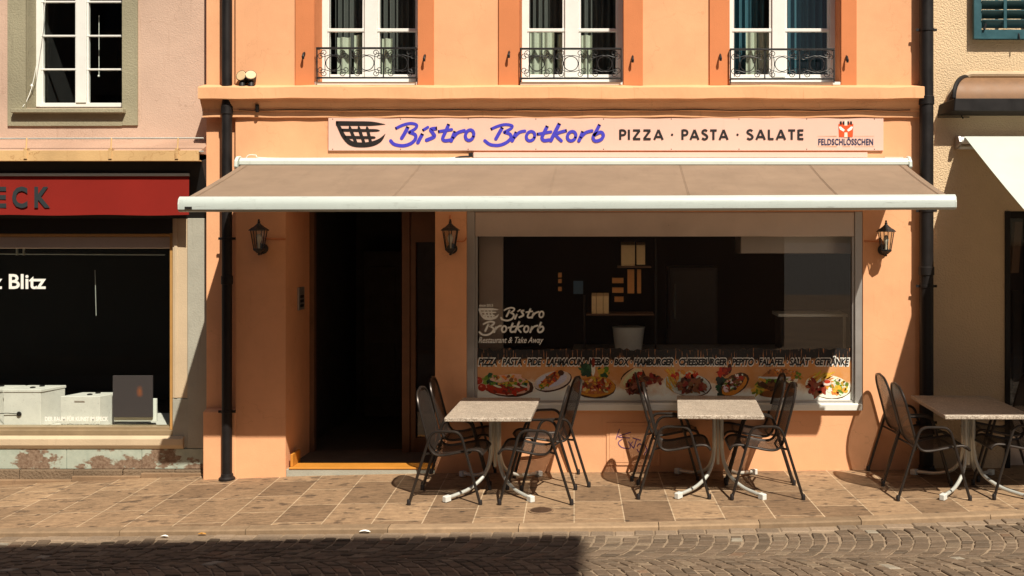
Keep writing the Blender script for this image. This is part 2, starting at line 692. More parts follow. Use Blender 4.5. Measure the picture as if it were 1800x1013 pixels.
def banner_print():
    m, n, l, b = nodes('banner_print')
    v = n.new('ShaderNodeNewGeometry').outputs['Position']
    a = noise(n, l, v, 3.5, 8, .65)
    c = mix(n, l, ramp(n, l, a, [(.38, 0.0), (.6, 1.0)]), (.86, .76, .58), (.66, .34, .11))
    sp = n.new('ShaderNodeSeparateXYZ')
    l.new(v, sp.inputs[0])
    mr = n.new('ShaderNodeMapRange')
    mr.inputs[1].default_value = Z(700)
    mr.inputs[2].default_value = Z(640)
    l.new(sp.outputs['Z'], mr.inputs[0])
    ad = n.new('ShaderNodeMath')
    ad.operation = 'ADD'
    l.new(mr.outputs[0], ad.inputs[0])
    l.new(a, ad.inputs[1])
    c = mix(n, l, ramp(n, l, ad.outputs[0], [(.62, 0.0), (.95, 1.0)]), (.86, .89, .82), c)
    c = mix(n, l, ramp(n, l, ad.outputs[0], [(.86, 0.0), (1.25, .8)]), c, (.62, .25, .06))
    return m, n, l, b, c, sp, a


m_, n_, l_, b_, c_, sp_, a_ = banner_print()
# thatch-like dark top edge with ochre straws
st_ = noise(n_, l_, coords(n_, l_, (40, 1, 4)), 1.6, 3, .6)  # straws
top_ = mix(n_, l_, ramp(n_, l_, st_, [(.57, 0.0), (.64, 1.0)]), (.008, .007, .007), (.42, .18, .07))
big_ = noise(n_, l_, coords(n_, l_, (2.2, 1, 3)), 1.5, 3, .5)
mr_ = n_.new('ShaderNodeMath')
mr_.operation = 'MULTIPLY_ADD'
mr_.inputs[1].default_value = .16
l_.new(big_, mr_.inputs[0])
l_.new(sp_.outputs['Z'], mr_.inputs[2])
f_ = ramp(n_, l_, mr_.outputs[0], [(0, 0.0), (1, 1.0)])
gt_ = n_.new('ShaderNodeMapRange')
gt_.inputs[1].default_value = Z(637) + .065
gt_.inputs[2].default_value = Z(634) + .085
l_.new(mr_.outputs[0], gt_.inputs[0])
c_ = mix(n_, l_, gt_.outputs[0], c_, top_)
l_.new(c_, b_.inputs['Base Color'])
b_.inputs['Roughness'].default_value = .45
M['banner'] = m_


# ------------------------------------------------------------------ lettering
def text_part(body, mat, parent, name, px0, px1, py0, py1, Y, bold=0.0, shear=0.0, spacing=1.0):
    """built-in font text as a flat mesh, fitted to this rectangle on plane Y"""
    cu = bpy.data.curves.new('lettering_curve', 'FONT')
    cu.body = body
    cu.size = 1
    cu.offset = bold
    cu.shear = shear
    cu.space_character = spacing
    cu.resolution_u = 3
    tmp = bpy.data.objects.new('lettering_curve', cu)
    COL.objects.link(tmp)
    dg = bpy.context.evaluated_depsgraph_get()
    me = bpy.data.meshes.new_from_object(tmp.evaluated_get(dg))
    bpy.data.objects.remove(tmp)
    xs = [v.co.x for v in me.vertices]
    ys = [v.co.y for v in me.vertices]
    x0, x1, y0, y1 = min(xs), max(xs), min(ys), max(ys)
    A0, A1, B0, B1 = X(px0, Y), X(px1, Y), Z(py1, Y), Z(py0, Y)
    mb = MB()
    vs = [(A0 + (v.co.x - x0) / (x1 - x0) * (A1 - A0), Y, B0 + (v.co.y - y0) / (y1 - y0) * (B1 - B0)) for v in me.vertices]
    mb.add(vs, [tuple(p.vertices) for p in me.polygons])
    bpy.data.meshes.remove(me)
    return mb.build(name, mat, parent, merge=False)


def ell(cx, cy, rx, ry, tilt=0, n=20):
    out = []
    for k in range(n + 1):
        a = 2 * math.pi * k / n
        x, y = rx * math.cos(a), ry * math.sin(a)
        out.append((cx + x * math.cos(tilt) - y * math.sin(tilt), cy + x * math.sin(tilt) + y * math.cos(tilt)))
    return out


BISTRO = [
    ([(600, 182), (680, 140), (760, 122), (818, 140), (805, 182), (742, 222)], 26),
    ([(742, 222), (803, 250), (805, 300), (760, 350), (680, 376), (590, 360), (552, 320)], 30),
    ([(730, 160), (700, 225), (665, 290)], 32),
    ([(880, 240), (855, 290), (832, 340)], 32), ([(880, 202), (935, 165)], 24),
    ([(1030, 178), (965, 190), (985, 230), (1000, 272), (922, 312)], 32),
    ([(1150, 130), (1115, 220), (1088, 290), (1108, 318), (1162, 312)], 30), ([(1040, 215), (1180, 192)], 26),
    ([(1215, 212), (1195, 265), (1175, 320)], 32), ([(1190, 290), (1240, 230), (1310, 203)], 28),
    (ell(1365, 255, 42, 60, .25), 28)]
BROTKORB = [
    ([(205, 455), (280, 415), (360, 393), (432, 408), (420, 447), (350, 492)], 28),
    ([(350, 492), (412, 520), (420, 572), (370, 630), (290, 665), (200, 655), (142, 605)], 32),
    ([(330, 430), (295, 505), (260, 580)], 34),
    ([(480, 490), (458, 548), (435, 605)], 34), ([(450, 570), (510, 497), (570, 478)], 30),
    (ell(632, 545, 44, 62, .25), 30),
    ([(812, 412), (780, 490), (755, 562), (775, 602), (830, 595)], 34), ([(700, 520), (850, 488)], 28),
    ([(942, 378), (895, 490), (850, 602)], 36), ([(1020, 470), (905, 520), (962, 606)], 30),
    (ell(1072, 545, 44, 62, .25), 30),
    ([(1192, 482), (1172, 545), (1150, 605)], 34), ([(1165, 570), (1220, 500), (1290, 475)], 30),
    ([(1372, 393), (1335, 480), (1302, 560), (1325, 608), (1385, 590), (1412, 535), (1385, 492), (1315, 528)], 32)]
BASKET = [   # in pixels of the enlarged sign: (points, widths)
    ([(100, 90), (200, 91), (310, 92), (392, 96)], [22, 22, 20, 1]),
    ([(106, 84), (125, 125), (150, 172), (190, 208), (245, 218), (310, 212), (360, 190), (392, 152)], [14, 18, 20, 24, 24, 24, 18, 1]),
    ([(135, 130), (250, 132), (335, 132), (360, 133)], [14, 14, 12, 1]),
    ([(152, 172), (250, 174), (320, 174), (335, 174)], [14, 14, 12, 1]),
    ([(180, 104), (186, 125), (222, 214)], [1, 14, 14]),
    ([(234, 106), (238, 125), (270, 218)], [1, 14, 14]),
    ([(282, 108), (286, 125), (308, 214)], [1, 14, 14])]


def strokes_part(strokes, box_src, box_px, Y, mat, parent, name, smooth=True):
    sx0, sx1, sy0, sy1 = box_src
    px0, px1, py0, py1 = box_px
    kx, ky = (px1 - px0) / (sx1 - sx0), (py1 - py0) / (sy1 - sy0)
    kw = (abs(kx) * abs(ky)) ** .5 / S * 1.22
    mb = MB()
    for i, (pts, w) in enumerate(strokes):
        P = [(px0 + (x - sx0) * kx, py0 + (y - sy0) * ky) for x, y in pts]
        P = [(X(a, Y), Z(b, Y)) for a, b in P]
        if isinstance(w, list):
            ws = [q * kw for q in w]
        else:
            ws = [w * kw] * len(P)
        if smooth and len(P) > 2:
            Q = smooth_path([(p[0], p[1], q) for p, q in zip(P, ws)], 5)
            P = [(q.x, q.y) for q in Q]
            ws = [max(q.z, .0002) for q in Q]
        mb.ribbon(P, ws, Y - .00025 * i)
    return mb.build(name, mat, parent, merge=False)


GLY = {   # geometric capitals: strokes on a 1-high grid and an advance width
    'P': ([[(.08, 0), (.08, 1)], [(.08, .93), (.3, .93), (.44, .86), (.5, .7), (.44, .53), (.3, .46), (.08, .46)]], .6),
    'I': ([[(.08, 0), (.08, 1)]], .28),
    'Z': ([[(.03, .92), (.6, .92)], [(.56, .9), (.07, .1)], [(.03, .08), (.62, .08)]], .74),
    'A': ([[(.06, 0), (.4, .98)], [(.4, .98), (.74, 0)], [(.2, .28), (.6, .28)]], .88),
    'S': ([[(.48, .84), (.36, .94), (.22, .93), (.1, .82), (.12, .66), (.3, .53), (.45, .4), (.5, .24), (.4, .1), (.24, .05), (.06, .16)]], .64),
    'T': ([[(.0, .92), (.56, .92)], [(.28, .9), (.28, 0)]], .64),
    'L': ([[(.08, 1), (.08, 0)], [(.08, .08), (.46, .08)]], .54),
    'E': ([[(.08, 1), (.08, 0)], [(.08, .92), (.48, .92)], [(.08, .5), (.44, .5)], [(.08, .08), (.48, .08)]], .6),
    '.': ([[(.10, .46), (.16, .46)]], .46), ' ': ([], .16)}


def capitals(body, px0, px1, py0, py1, Y, mat, parent, name):
    tot = sum(GLY[c][1] + .1 for c in body) - .1
    kx = (X(px1, Y) - X(px0, Y)) / tot
    z0, hz = Z(py1, Y), Z(py0, Y) - Z(py1, Y)
    cur = X(px0, Y)
    mb = MB()
    i = 0
    for c in body:
        for st in GLY[c][0]:
            P = [(cur + x * kx, z0 + y * hz) for x, y in st]
            if len(P) > 4:
                P = [(q.x, q.y) for q in smooth_path([(a, b, 0) for a, b in P], 4)]
            mb.ribbon(P, hz * .215, Y - .0002 * (i % 9), round_end=(c == '.'))
            i += 1
        cur += (GLY[c][1] + .1) * kx
    return mb.build(name, mat, parent, merge=False)


# ------------------------------------------------------------------ street
def kerb_y(x):
    d = max(-6.5, min(6.5, x + 1.0))
    return -1.94 + .0155 * d * d * (1 if abs(d) < 5.5 else 5.5 / abs(d))


mb = MB()
xs = [-16 + .25 * i for i in range(129)]
for i in range(len(xs) - 1):
    a, b = xs[i], xs[i + 1]
    ya, yb = kerb_y(a) + .122, kerb_y(b) + .122
    rows = 4
    for j in range(rows):
        t0, t1 = j / rows, (j + 1) / rows
        mb.poly([(a, ya + (1.2 - ya) * t0, g(a)), (b, yb + (1.2 - yb) * t0, g(b)), (b, yb + (1.2 - yb) * t1, g(b)), (a, ya + (1.2 - ya) * t1, g(a))])
structure(mb.build('pavement', M['paving']))

mb = MB()
x = -16.0
while x < 16:
    L = random.uniform(.75, 1.25)
    x1 = x + L - .006
    n = 4
    j = random.uniform(-.004, .006)
    vs = []
    for i in range(n + 1):
        q = x + (x1 - x) * i / n
        y0 = kerb_y(q)
        z = g(q) + .006 + j
        vs += [(q, y0 + .12, z), (q, y0 + .012, z), (q, y0, z - .012), (q, y0 - .004, z - .14), (q, y0 + .12, z - .14)]
    fs = []
    for i in range(n):
        for k in range(5):
            k2 = (k + 1) % 5
            fs.append((i * 5 + k, i * 5 + k2, i * 5 + 5 + k2, i * 5 + 5 + k))
    fs += [(4, 3, 2, 1, 0), tuple(n * 5 + k for k in range(5))]
    w = random.uniform(.78, 1.2)
    mb.add(vs, fs, (.30 * w, .205 * w, .125 * w))
    x += L
structure(mb.build('kerb', M['kerbtone'], bevel=0))

ROADZ = -.026
# setts laid in segmental arcs, running in lanes along the street
mb = MB()
LW = 1.12
for lane in range(4):
    yc = -2.10 - lane * LW
    Rr = LW / 2 / math.sin(R(47))
    x = -8.6 + (lane % 2) * .07
    row = 0
    while x < 6.4:
        rw = random.uniform(.09, .125)
        nseg = 13
        edges = [-47 + 94 * k / nseg + random.uniform(-2.4, 2.4) for k in range(nseg + 1)]
        edges[0], edges[-1] = -47, 47
        for k in range(nseg):
            a0, a1 = R(edges[k]) + .010, R(edges[k + 1]) - .010
            q0, q1 = x + .007, x + rw - .007
            base = []
            for (qx, a) in ((q0, a0), (q1, a0), (q1, a1), (q0, a1)):
                base.append((qx + Rr * (math.cos(a) - .72) + random.uniform(-.007, .007), yc + Rr * math.sin(a) + random.uniform(-.006, .006)))
            cx, cy = sum(p[0] for p in base) / 4, sum(p[1] for p in base) / 4
            if cy > kerb_y(cx) - .16:
                continue
            z = g(cx) + ROADZ + random.uniform(-.006, .004)
            tl = [random.uniform(-.003, .003) for _ in range(4)]
            t = random.random()
            w = random.uniform(.85, 1.15)
            colr = (.16 * w, .113 * w, .075 * w)
            if t < .14:
                colr = (.205 * w, .15 * w, .10 * w)
            elif t < .17:
                colr = (.19 * w, .12 * w, .075 * w)
            elif t < .38:
                colr = (.125 * w, .09 * w, .06 * w)
            if random.random() < .008:
                colr = (.30, .26, .20)
            low = [(p[0], p[1], z - .04) for p in base]
            mid = [(cx + (p[0] - cx) * .97, cy + (p[1] - cy) * .97, z - .005) for p in base]
            top = [(cx + (p[0] - cx) * .84, cy + (p[1] - cy) * .84, z + tl[i]) for i, p in enumerate(base)]
            fs = [(8, 9, 10, 11)]
            for i in range(4):
                j = (i + 1) % 4
                fs += [(i, j, 4 + j, 4 + i), (4 + i, 4 + j, 8 + j, 8 + i)]
            mb.add(low + mid + top, fs, colr)
        x += rw
        row += 1
# gutter course along the kerb
x = -8.6
while x < 6.4:
    L = random.uniform(.15, .24)
    w = random.uniform(.75, 1.25)
    y1 = kerb_y(x + L / 2) - .012
    y0 = y1 - .115
    z = g(x) + ROADZ + random.uniform(-.004, .004)
    base = [(x + .006, y0), (x + L - .006, y0), (x + L - .006, y1), (x + .006, y1)]
    cx, cy = x + L / 2, (y0 + y1) / 2
    low = [(p[0], p[1], z - .04) for p in base]
    mid = [(cx + (p[0] - cx) * .98, cy + (p[1] - cy) * .98, z - .006) for p in base]
    top = [(cx + (p[0] - cx) * .9, cy + (p[1] - cy) * .86, z) for p in base]
    fs = [(8, 9, 10, 11)]
    for i in range(4):
        j = (i + 1) % 4
        fs += [(i, j, 4 + j, 4 + i), (4 + i, 4 + j, 8 + j, 8 + i)]
    mb.add(low + mid + top, fs, (.26 * w, .19 * w, .13 * w))
    x += L
structure(mb.build('road', M['setts'], merge=False))
mb = MB()
for i in range(len(xs) - 1):
    a, b = xs[i], xs[i + 1]
    mb.poly([(a, -9.2, g(a) + ROADZ - .011), (b, -9.2, g(b) + ROADZ - .011), (b, kerb_y(b) + .02, g(b) + ROADZ - .011), (a, kerb_y(a) + .02, g(a) + ROADZ - .011)])
structure(mb.build('road_bed', M['joint']))
mb = MB()
mb.poly([(-300, -300, -.62), (300, -300, -.62), (300, 300, -.62), (-300, 300, -.62)])
structure(mb.build('ground', M['earth']))
mb = MB()
mb.box(-16, 16, -14.0, -9.2, -.5, -.03)
structure(mb.build('opposite_pavement', M['kerb']))
mb = MB()
mb.poly([(-16, -30, -.04), (16, -30, -.04), (16, -13.9, -.04), (-16, -13.9, -.04)])
structure(mb.build('side_street', M['kerb']))

# ------------------------------------------------------------------ the bistro building
bis = thing('bistro_building', 'apricot rendered house with the bistro and its dark doorway on the ground floor', 'building', (0, 0, 0))


def wall_sheet(m, x0, x1, z0, z1, opens, y, depth, sub=None):
    xs_ = sorted({x0, x1, *[o[0] for o in opens], *[o[1] for o in opens]})
    zs_ = sorted({z0, z1, *[o[2] for o in opens], *[o[3] for o in opens]})
    xs_ = [q for q in xs_ if x0 <= q <= x1]
    zs_ = [q for q in zs_ if z0 <= q <= z1]
    for i in range(len(xs_) - 1):
        for j in range(len(zs_) - 1):
            cx, cz = (xs_[i] + xs_[i + 1]) / 2, (zs_[j] + zs_[j + 1]) / 2
            if any(o[0] < cx < o[1] and o[2] < cz < o[3] for o in opens):
                continue
            m.poly([(xs_[i], y, zs_[j]), (xs_[i + 1], y, zs_[j]), (xs_[i + 1], y, zs_[j + 1]), (xs_[i], y, zs_[j + 1])])
    for o in opens:
        a, b, c, d = o[:4]
        e = o[4] if len(o) > 4 else depth
        m.poly([(a, y, c), (a, y + e, c), (a, y + e, d), (a, y, d)])
        m.poly([(b, y, c), (b, y, d), (b, y + e, d), (b, y + e, c)])
        m.poly([(a, y, d), (a, y + e, d), (b, y + e, d), (b, y, d)])
        if c > z0 + .001:
            m.poly([(a, y, c), (b, y, c), (b, y + e, c), (a, y + e, c)])


def room(m, x0, x1, z0, z1, y0, y1):
    m.poly([(x0, y0, z0), (x1, y0, z0), (x1, y1, z0), (x0, y1, z0)])
    m.poly([(x0, y0, z1), (x0, y1, z1), (x1, y1, z1), (x1, y0, z1)])
    m.poly([(x0, y0, z0), (x0, y1, z0), (x0, y1, z1), (x0, y0, z1)])
    m.poly([(x1, y0, z0), (x1, y0, z1), (x1, y1, z1), (x1, y1, z0)])
    m.poly([(x0, y1, z0), (x1, y1, z0), (x1, y1, z1), (x0, y1, z1)])


XL, XR = X(358), X(1634)
WIN = [(X(553), X(735)), (X(913), X(1096)), (X(1282), X(1478))]
ZW0, ZW1 = Z(147), 6.0
DOOR = (X(502), X(765), -.3, 2.62)
SHOP = (X(820), X(1517), Z(721), Z(372))
mb = MB()
opens = [(a, b, ZW0, ZW1, .34) for a, b in WIN] + [DOOR + (.80,), SHOP + (.30,)]
wall_sheet(mb, X(414), XR, -.4, 9.5, opens, 0.0, .3)
# the strip behind the left downpipe lies back a little
wall_sheet(mb, XL, X(414), -.4, 9.5, [], .07, .0)
mb.poly([(X(414), 0, -.4), (X(414), .07, -.4), (X(414), .07, 9.5), (X(414), 0, 9.5)])
mb.poly([(XL, .07, -.4), (XL, .07, 9.5), (XL, 9, 9.5), (XL, 9, -.4)])
mb.poly([(XR, 0, -.4), (XR, 9, -.4), (XR, 9, 9.5), (XR, 0, 9.5)])
mb.poly([(XL, .0, 9.5), (XR, .0, 9.5), (XR, 9, 9.5), (XL, 9, 9.5)])
mb.poly([(XL, 9, -.4), (XR, 9, -.4), (XR, 9, 9.5), (XL, 9, 9.5)])
mb.build('wall', M['facade'], bis)
mb = MB()
mb.box(XL - .005, X(414) - .0, -.006, .075, -.3, Z(724))
mb.prism([(-.006, Z(724) + .0005), (.072, Z(724) + .0005), (.072, Z(720))], 'x', XL - .005, X(414))
mb.box(X(414) + .0, X(502) - .0, -.012, -.0, -.3, Z(846))
mb.build('plinth', M['facade'], bis, bevel=.008)

# cornice
mb = MB()
prof = [(.02, Z(148, -.02)), (-.14, Z(152.5, -.14)), (-.145, Z(153.5, -.145)), (-.145, Z(173, -.145)), (-.095, Z(174.5, -.1)), (-.08, Z(181, -.08)), (-.045, Z(191, -.05)), (-.042, Z(195, -.04)), (-.03, Z(196, -.03)), (-.028, Z(206.5, -.03)), (.02, Z(207.5, 0))]
def wob(q, a):
    return .0035 * math.sin(q * 3.1 + a) + .0025 * math.sin(q * 7.3 + 2 * a) + .0015 * math.sin(q * 17 + 3 * a)


nw_, vs, fs = 110, [], []
q0, q1 = XL, X(1625, -.145)
for i in range(nw_ + 1):
    q = q0 + (q1 - q0) * i / nw_
    for k, (y, z) in enumerate(prof):
        a = .4 * k
        vs.append((q, y + (wob(q, a) if y < 0 else 0), z + wob(q + 3, a) * .8))
npf = len(prof)
for i in range(nw_):
    for k in range(npf):
        l2 = (k + 1) % npf
        fs.append((i * npf + k, i * npf + l2, (i + 1) * npf + l2, (i + 1) * npf + k))
fs += [tuple(range(npf))[::-1], tuple(nw_ * npf + k for k in range(npf))]
mb.add(vs, fs)
mb.build('cornice', M['cornice'], bis, smooth=False)
mb = MB()
pts = []
for i in range(60):
    px = 420 + i * (1600 - 420) / 59
    v = at(px, 193.5 + .7 * math.sin(i * .9) + random.uniform(-.3, .3), -.052)
    pts.append(v)
mb.tube(pts, .004, 6)
mb.tube([at(452, 184, -.08), at(452, 197, -.06)], .018, 8)
mb.build('cable', M['pipe'], bis, smooth=True)

# upper windows
GLYW = [(641, 663, 566, 743), (993, 1017, 916, 1095), (1357, 1380, 1285, 1462)]
for i, (a, b) in enumerate(WIN):
    sur = MB()
    o0, o1 = [(X(520), X(763)), (X(877), X(1130)), (X(1247), X(1505))][i]
    sur.box(o0, a - .0, -.022, .0, ZW0 - .02, 6.2)
    sur.box(b + .0, o1, -.022, .0, ZW0 - .02, 6.2)
    sur.box(o0, o1, -.022, .0, 6.2, 6.5)
    # painted reveals, 3 mm inside the opening
    sur.box(a, a + .004, -.0, .25, ZW0, ZW1)
    sur.box(b - .004, b, -.0, .25, ZW0, ZW1)
    sur.box(a + .004, b - .004, .0, .24, ZW0, ZW0 + .006)
    surround = sur.build('window_surround', M['surround'], bis, bevel=.004)
    w = thing('window', '', '', (0, 0, 0))
    del w['label'], w['category']
    w.parent = bis
    Yf = .25
    fr = MB()
    m0, m1 = X(GLYW[i][0], Yf), X(GLYW[i][1], Yf)
    st = .055
    zb0, zb1 = Z(147, Yf), Z(136, Yf)
    fr.box(a, a + st, Yf, Yf + .07, zb0, ZW1)
    fr.box(b - st, b, Yf, Yf + .07, zb0, ZW1)
    fr.box(a + st, b - st, Yf, Yf + .07, zb0, zb1)
    fr.box(m0, m1, Yf - .012, Yf + .06, zb1 - .002, ZW1)
    for u, v in ((a + st, m0), (m1, b - st)):
        fr.box(u, v, Yf + .004, Yf + .05, Z(56, Yf), Z(50, Yf))
        fr.box(u, v, Yf + .004, Yf + .05, Z(-120, Yf), Z(-126, Yf))
        fr.box(u, u + .022, Yf + .012, Yf + .055, zb1, ZW1)
        fr.box(v - .022, v, Yf + .012, Yf + .055, zb1, ZW1)
        fr.box(u + .022, v - .022, Yf + .012, Yf + .055, zb1, zb1 + .03)
    fr.build('frame', M['white'], w, bevel=.004)
    for u, v in ((a + st + .02, m0 - .02), (m1 + .02, b - st - .02)):
        gl = MB()
        gl.poly([(u, Yf + .035, zb1 + .02), (v, Yf + .035, zb1 + .02), (v, Yf + .035, ZW1), (u, Yf + .035, ZW1)])
        gl.build('pane', M['glass'], w)
    sl_ = MB()
    sl_.prism([(-.03, ZW0 + .012), (-.03, ZW0 - .018), (Yf, ZW0 + .008), (Yf, ZW0 + .03)], 'x', a + .01, b - .01)
    sl_.build('sill', M['white'], w, bevel=.003)
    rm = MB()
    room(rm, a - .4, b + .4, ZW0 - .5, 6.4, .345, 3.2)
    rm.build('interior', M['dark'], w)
    # curtains: a wavy sheet on each side, and pale strips that paint light on the lower half
    cu = MB()

    def drape(m, u, v, z0, z1, Yc, amp, nw):
        n = max(int(nw * 8), 8)
        prev = None
        for k in range(n + 1):
            t = k / n
            xx = u + (v - u) * t
            yy = Yc + amp * math.sin(t * nw * 2 * math.pi) + amp * .4 * math.sin(t * nw * 5.1 + 1)
            cur = ((xx, yy, z0), (xx, yy, z1))
            if prev:
                m.poly([prev[0], cur[0], cur[1], prev[1]])
            prev = cur
    wdt = b - a
    drape(cu, a + .05, a + .05 + wdt * .34, ZW0 + .0, 6.1, .56, .03, 6)
    drape(cu, a + wdt * .5, b - .06, ZW0 + .0, 6.1, .60, .035, 7)
    cu.build('curtain', M['tealcurtain'] if i == 2 else M['curtain'], w, smooth=True)
    pc = MB()
    if i == 0:
        segs = [(.10, .24, 66), (.27, .38, 62), (.55, .66, 68)]
    elif i == 1:
        segs = [(.06, .18, 58), (.19, .31, 57), (.34, .45, 60), (.58, .69, 62)]
    else:
        segs = [(.20, .30, 57), (.31, .42, 56)]
    for s0, s1, pyt in segs:
        drape(pc, a + wdt * s0, a + wdt * s1, ZW0 + .02, Z(pyt, .45), .45, .014, 1.7)
    pc.build('short_curtain', M['palecurtain'], w, smooth=True)
    # shutter catches beside the window
    for px, py in [((535, 100), (747, 104)), ((895, 98), (1112, 106)), ((1266, 103), (1488, 106))][i]:
        c = MB()
        p = at(px, py, -.03)
        c.tube([p + Vector((0, .01, .045)), p + Vector((0, -.03, .03)), p + Vector((0, -.045, -.005)), p + Vector((0, -.04, -.03))], [.006, .008, .014, .011], 8)
        c.lathe([(.012, -.012), (.012, 0)], p + Vector((0, 0, .03)), 8, axis='y')
        c.build('shutter_catch', M['black'], bis, smooth=True)

# shop window
shw = thing('shop_window', '', '', (0, 0, 0))
del shw['label'], shw['category']
shw.parent = bis
a, b, c0, d0 = SHOP
Yw = .012
fr = MB()
fr.box(a, X(834, Yw), Yw, .12, c0, d0)
fr.box(X(1503, Yw), b, Yw, .12, c0, d0)
fr.box(X(834, Yw), X(1503, Yw), .05, .12, c0, Z(704, .05))
fr.box(X(834, Yw), X(838, Yw), .04, .11, Z(704, .05), Z(416, .05))
fr.box(X(1499, Yw), X(1503, Yw), .04, .11, Z(704, .05), Z(416, .05))
fr.build('frame', M['greyframe'], shw, bevel=.004)
bx = MB()
bx.box(X(834, Yw) + .001, X(1503, Yw) - .001, .03, .20, Z(416, .03), d0 - .002)
bx.build('shutter_box', M['taupe'], shw, bevel=.006)
sb = MB()
sb.prism([(-.05, Z(711.5, -.05)), (.05, Z(708, .05)), (.05, Z(722, .05)), (-.045, Z(722, -.045))], 'x', X(822, -.05), X(1516, -.05))
sb.build('sill', paint('white_sill', (.82, .83, .78), .35, .03, .12), shw, bevel=.003)
YG = .075
gl = MB()
gl.poly([(X(836, YG), YG, Z(706, YG)), (X(1501, YG), YG, Z(706, YG)), (X(1501, YG), YG, Z(414, YG)), (X(836, YG), YG, Z(414, YG))])
gl.build('pane', M['shopglass'], shw)
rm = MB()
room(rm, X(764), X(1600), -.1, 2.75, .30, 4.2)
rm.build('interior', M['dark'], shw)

# printed banner along the foot of the pane
ban = thing('window_banner', 'printed menu banner with pictures of dishes along the foot of the shop window', 'banner', (0, YG - .006, Z(706)))
YB = YG - .006
mb = MB()
top = []
nt = 110
for k in range(nt + 1):
    px = 836 + (1501 - 836) * k / nt
    top.append((X(px, YB), YB, Z(614 + random.uniform(-3, 3), YB)))
mb.poly([(X(836, YB), YB, Z(704, YB)), (X(1501, YB), YB, Z(704, YB))] + top[::-1])
mb.build('print_sheet', M['banner'], ban)
MENU = 'PIZZA \u00b7 PASTA \u00b7 PIDE \u00b7 LAHMACUN \u00b7 KEBAB \u00b7 BOX \u00b7 HAMBURGER \u00b7 CHEESEBURGER \u00b7 PEPITO \u00b7 FALAFEL \u00b7 SALAT \u00b7 GETR\u00c4NKE'
text_part(MENU, M['vinyl'], ban, 'lettering_outline', 839.5, 1494.5, 625.6, 645, YB - .0015, .10, .22)
text_part(MENU, M['ink'], ban, 'lettering', 841, 1493, 627.8, 642.8, YB - .0028, .05, .22)

RED, DRED, BRN, DBRN, GRN, DGRN, YEL, ORG, CRM, WHT = (.42, .035, .012), (.2, .022, .012), (.2, .075, .03), (.07, .026, .014), (.12, .2, .02), (.02, .06, .03), (.55, .34, .04), (.55, .2, .03), (.6, .45, .26), (.62, .62, .56)


def blob(m, cx, cy, rx, ry, col, layer, tilt=0, jag=.12, n=16):
    pts = []
    for k in range(n):
        a = 2 * math.pi * k / n
        q = 1 + random.uniform(-jag, jag)
        x, y = rx * q * math.cos(a), ry * q * math.sin(a)
        pts.append((cx + x * math.cos(tilt) - y * math.sin(tilt), cy + x * math.sin(tilt) + y * math.cos(tilt)))
    Y = YB - .0008 - .00012 * layer
    m.poly([(X(p[0], Y), Y, Z(p[1], Y)) for p in pts], tuple(x * random.uniform(.8, 1.15) for x in col))


def scatter(m, cx, cy, rx, ry, cols, n, size, layer, tilt=0):
    for i in range(n):
        a, r = random.uniform(0, 6.28), math.sqrt(random.random())
        x, y = rx * r * math.cos(a), ry * r * math.sin(a)
        blob(m, cx + x * math.cos(tilt) - y * math.sin(tilt), cy + x * math.sin(tilt) + y * math.cos(tilt), size * random.uniform(.6, 1.4), size * random.uniform(.4, .9), random.choice(cols), layer + i % 14, random.uniform(0, 3), .3, 7)


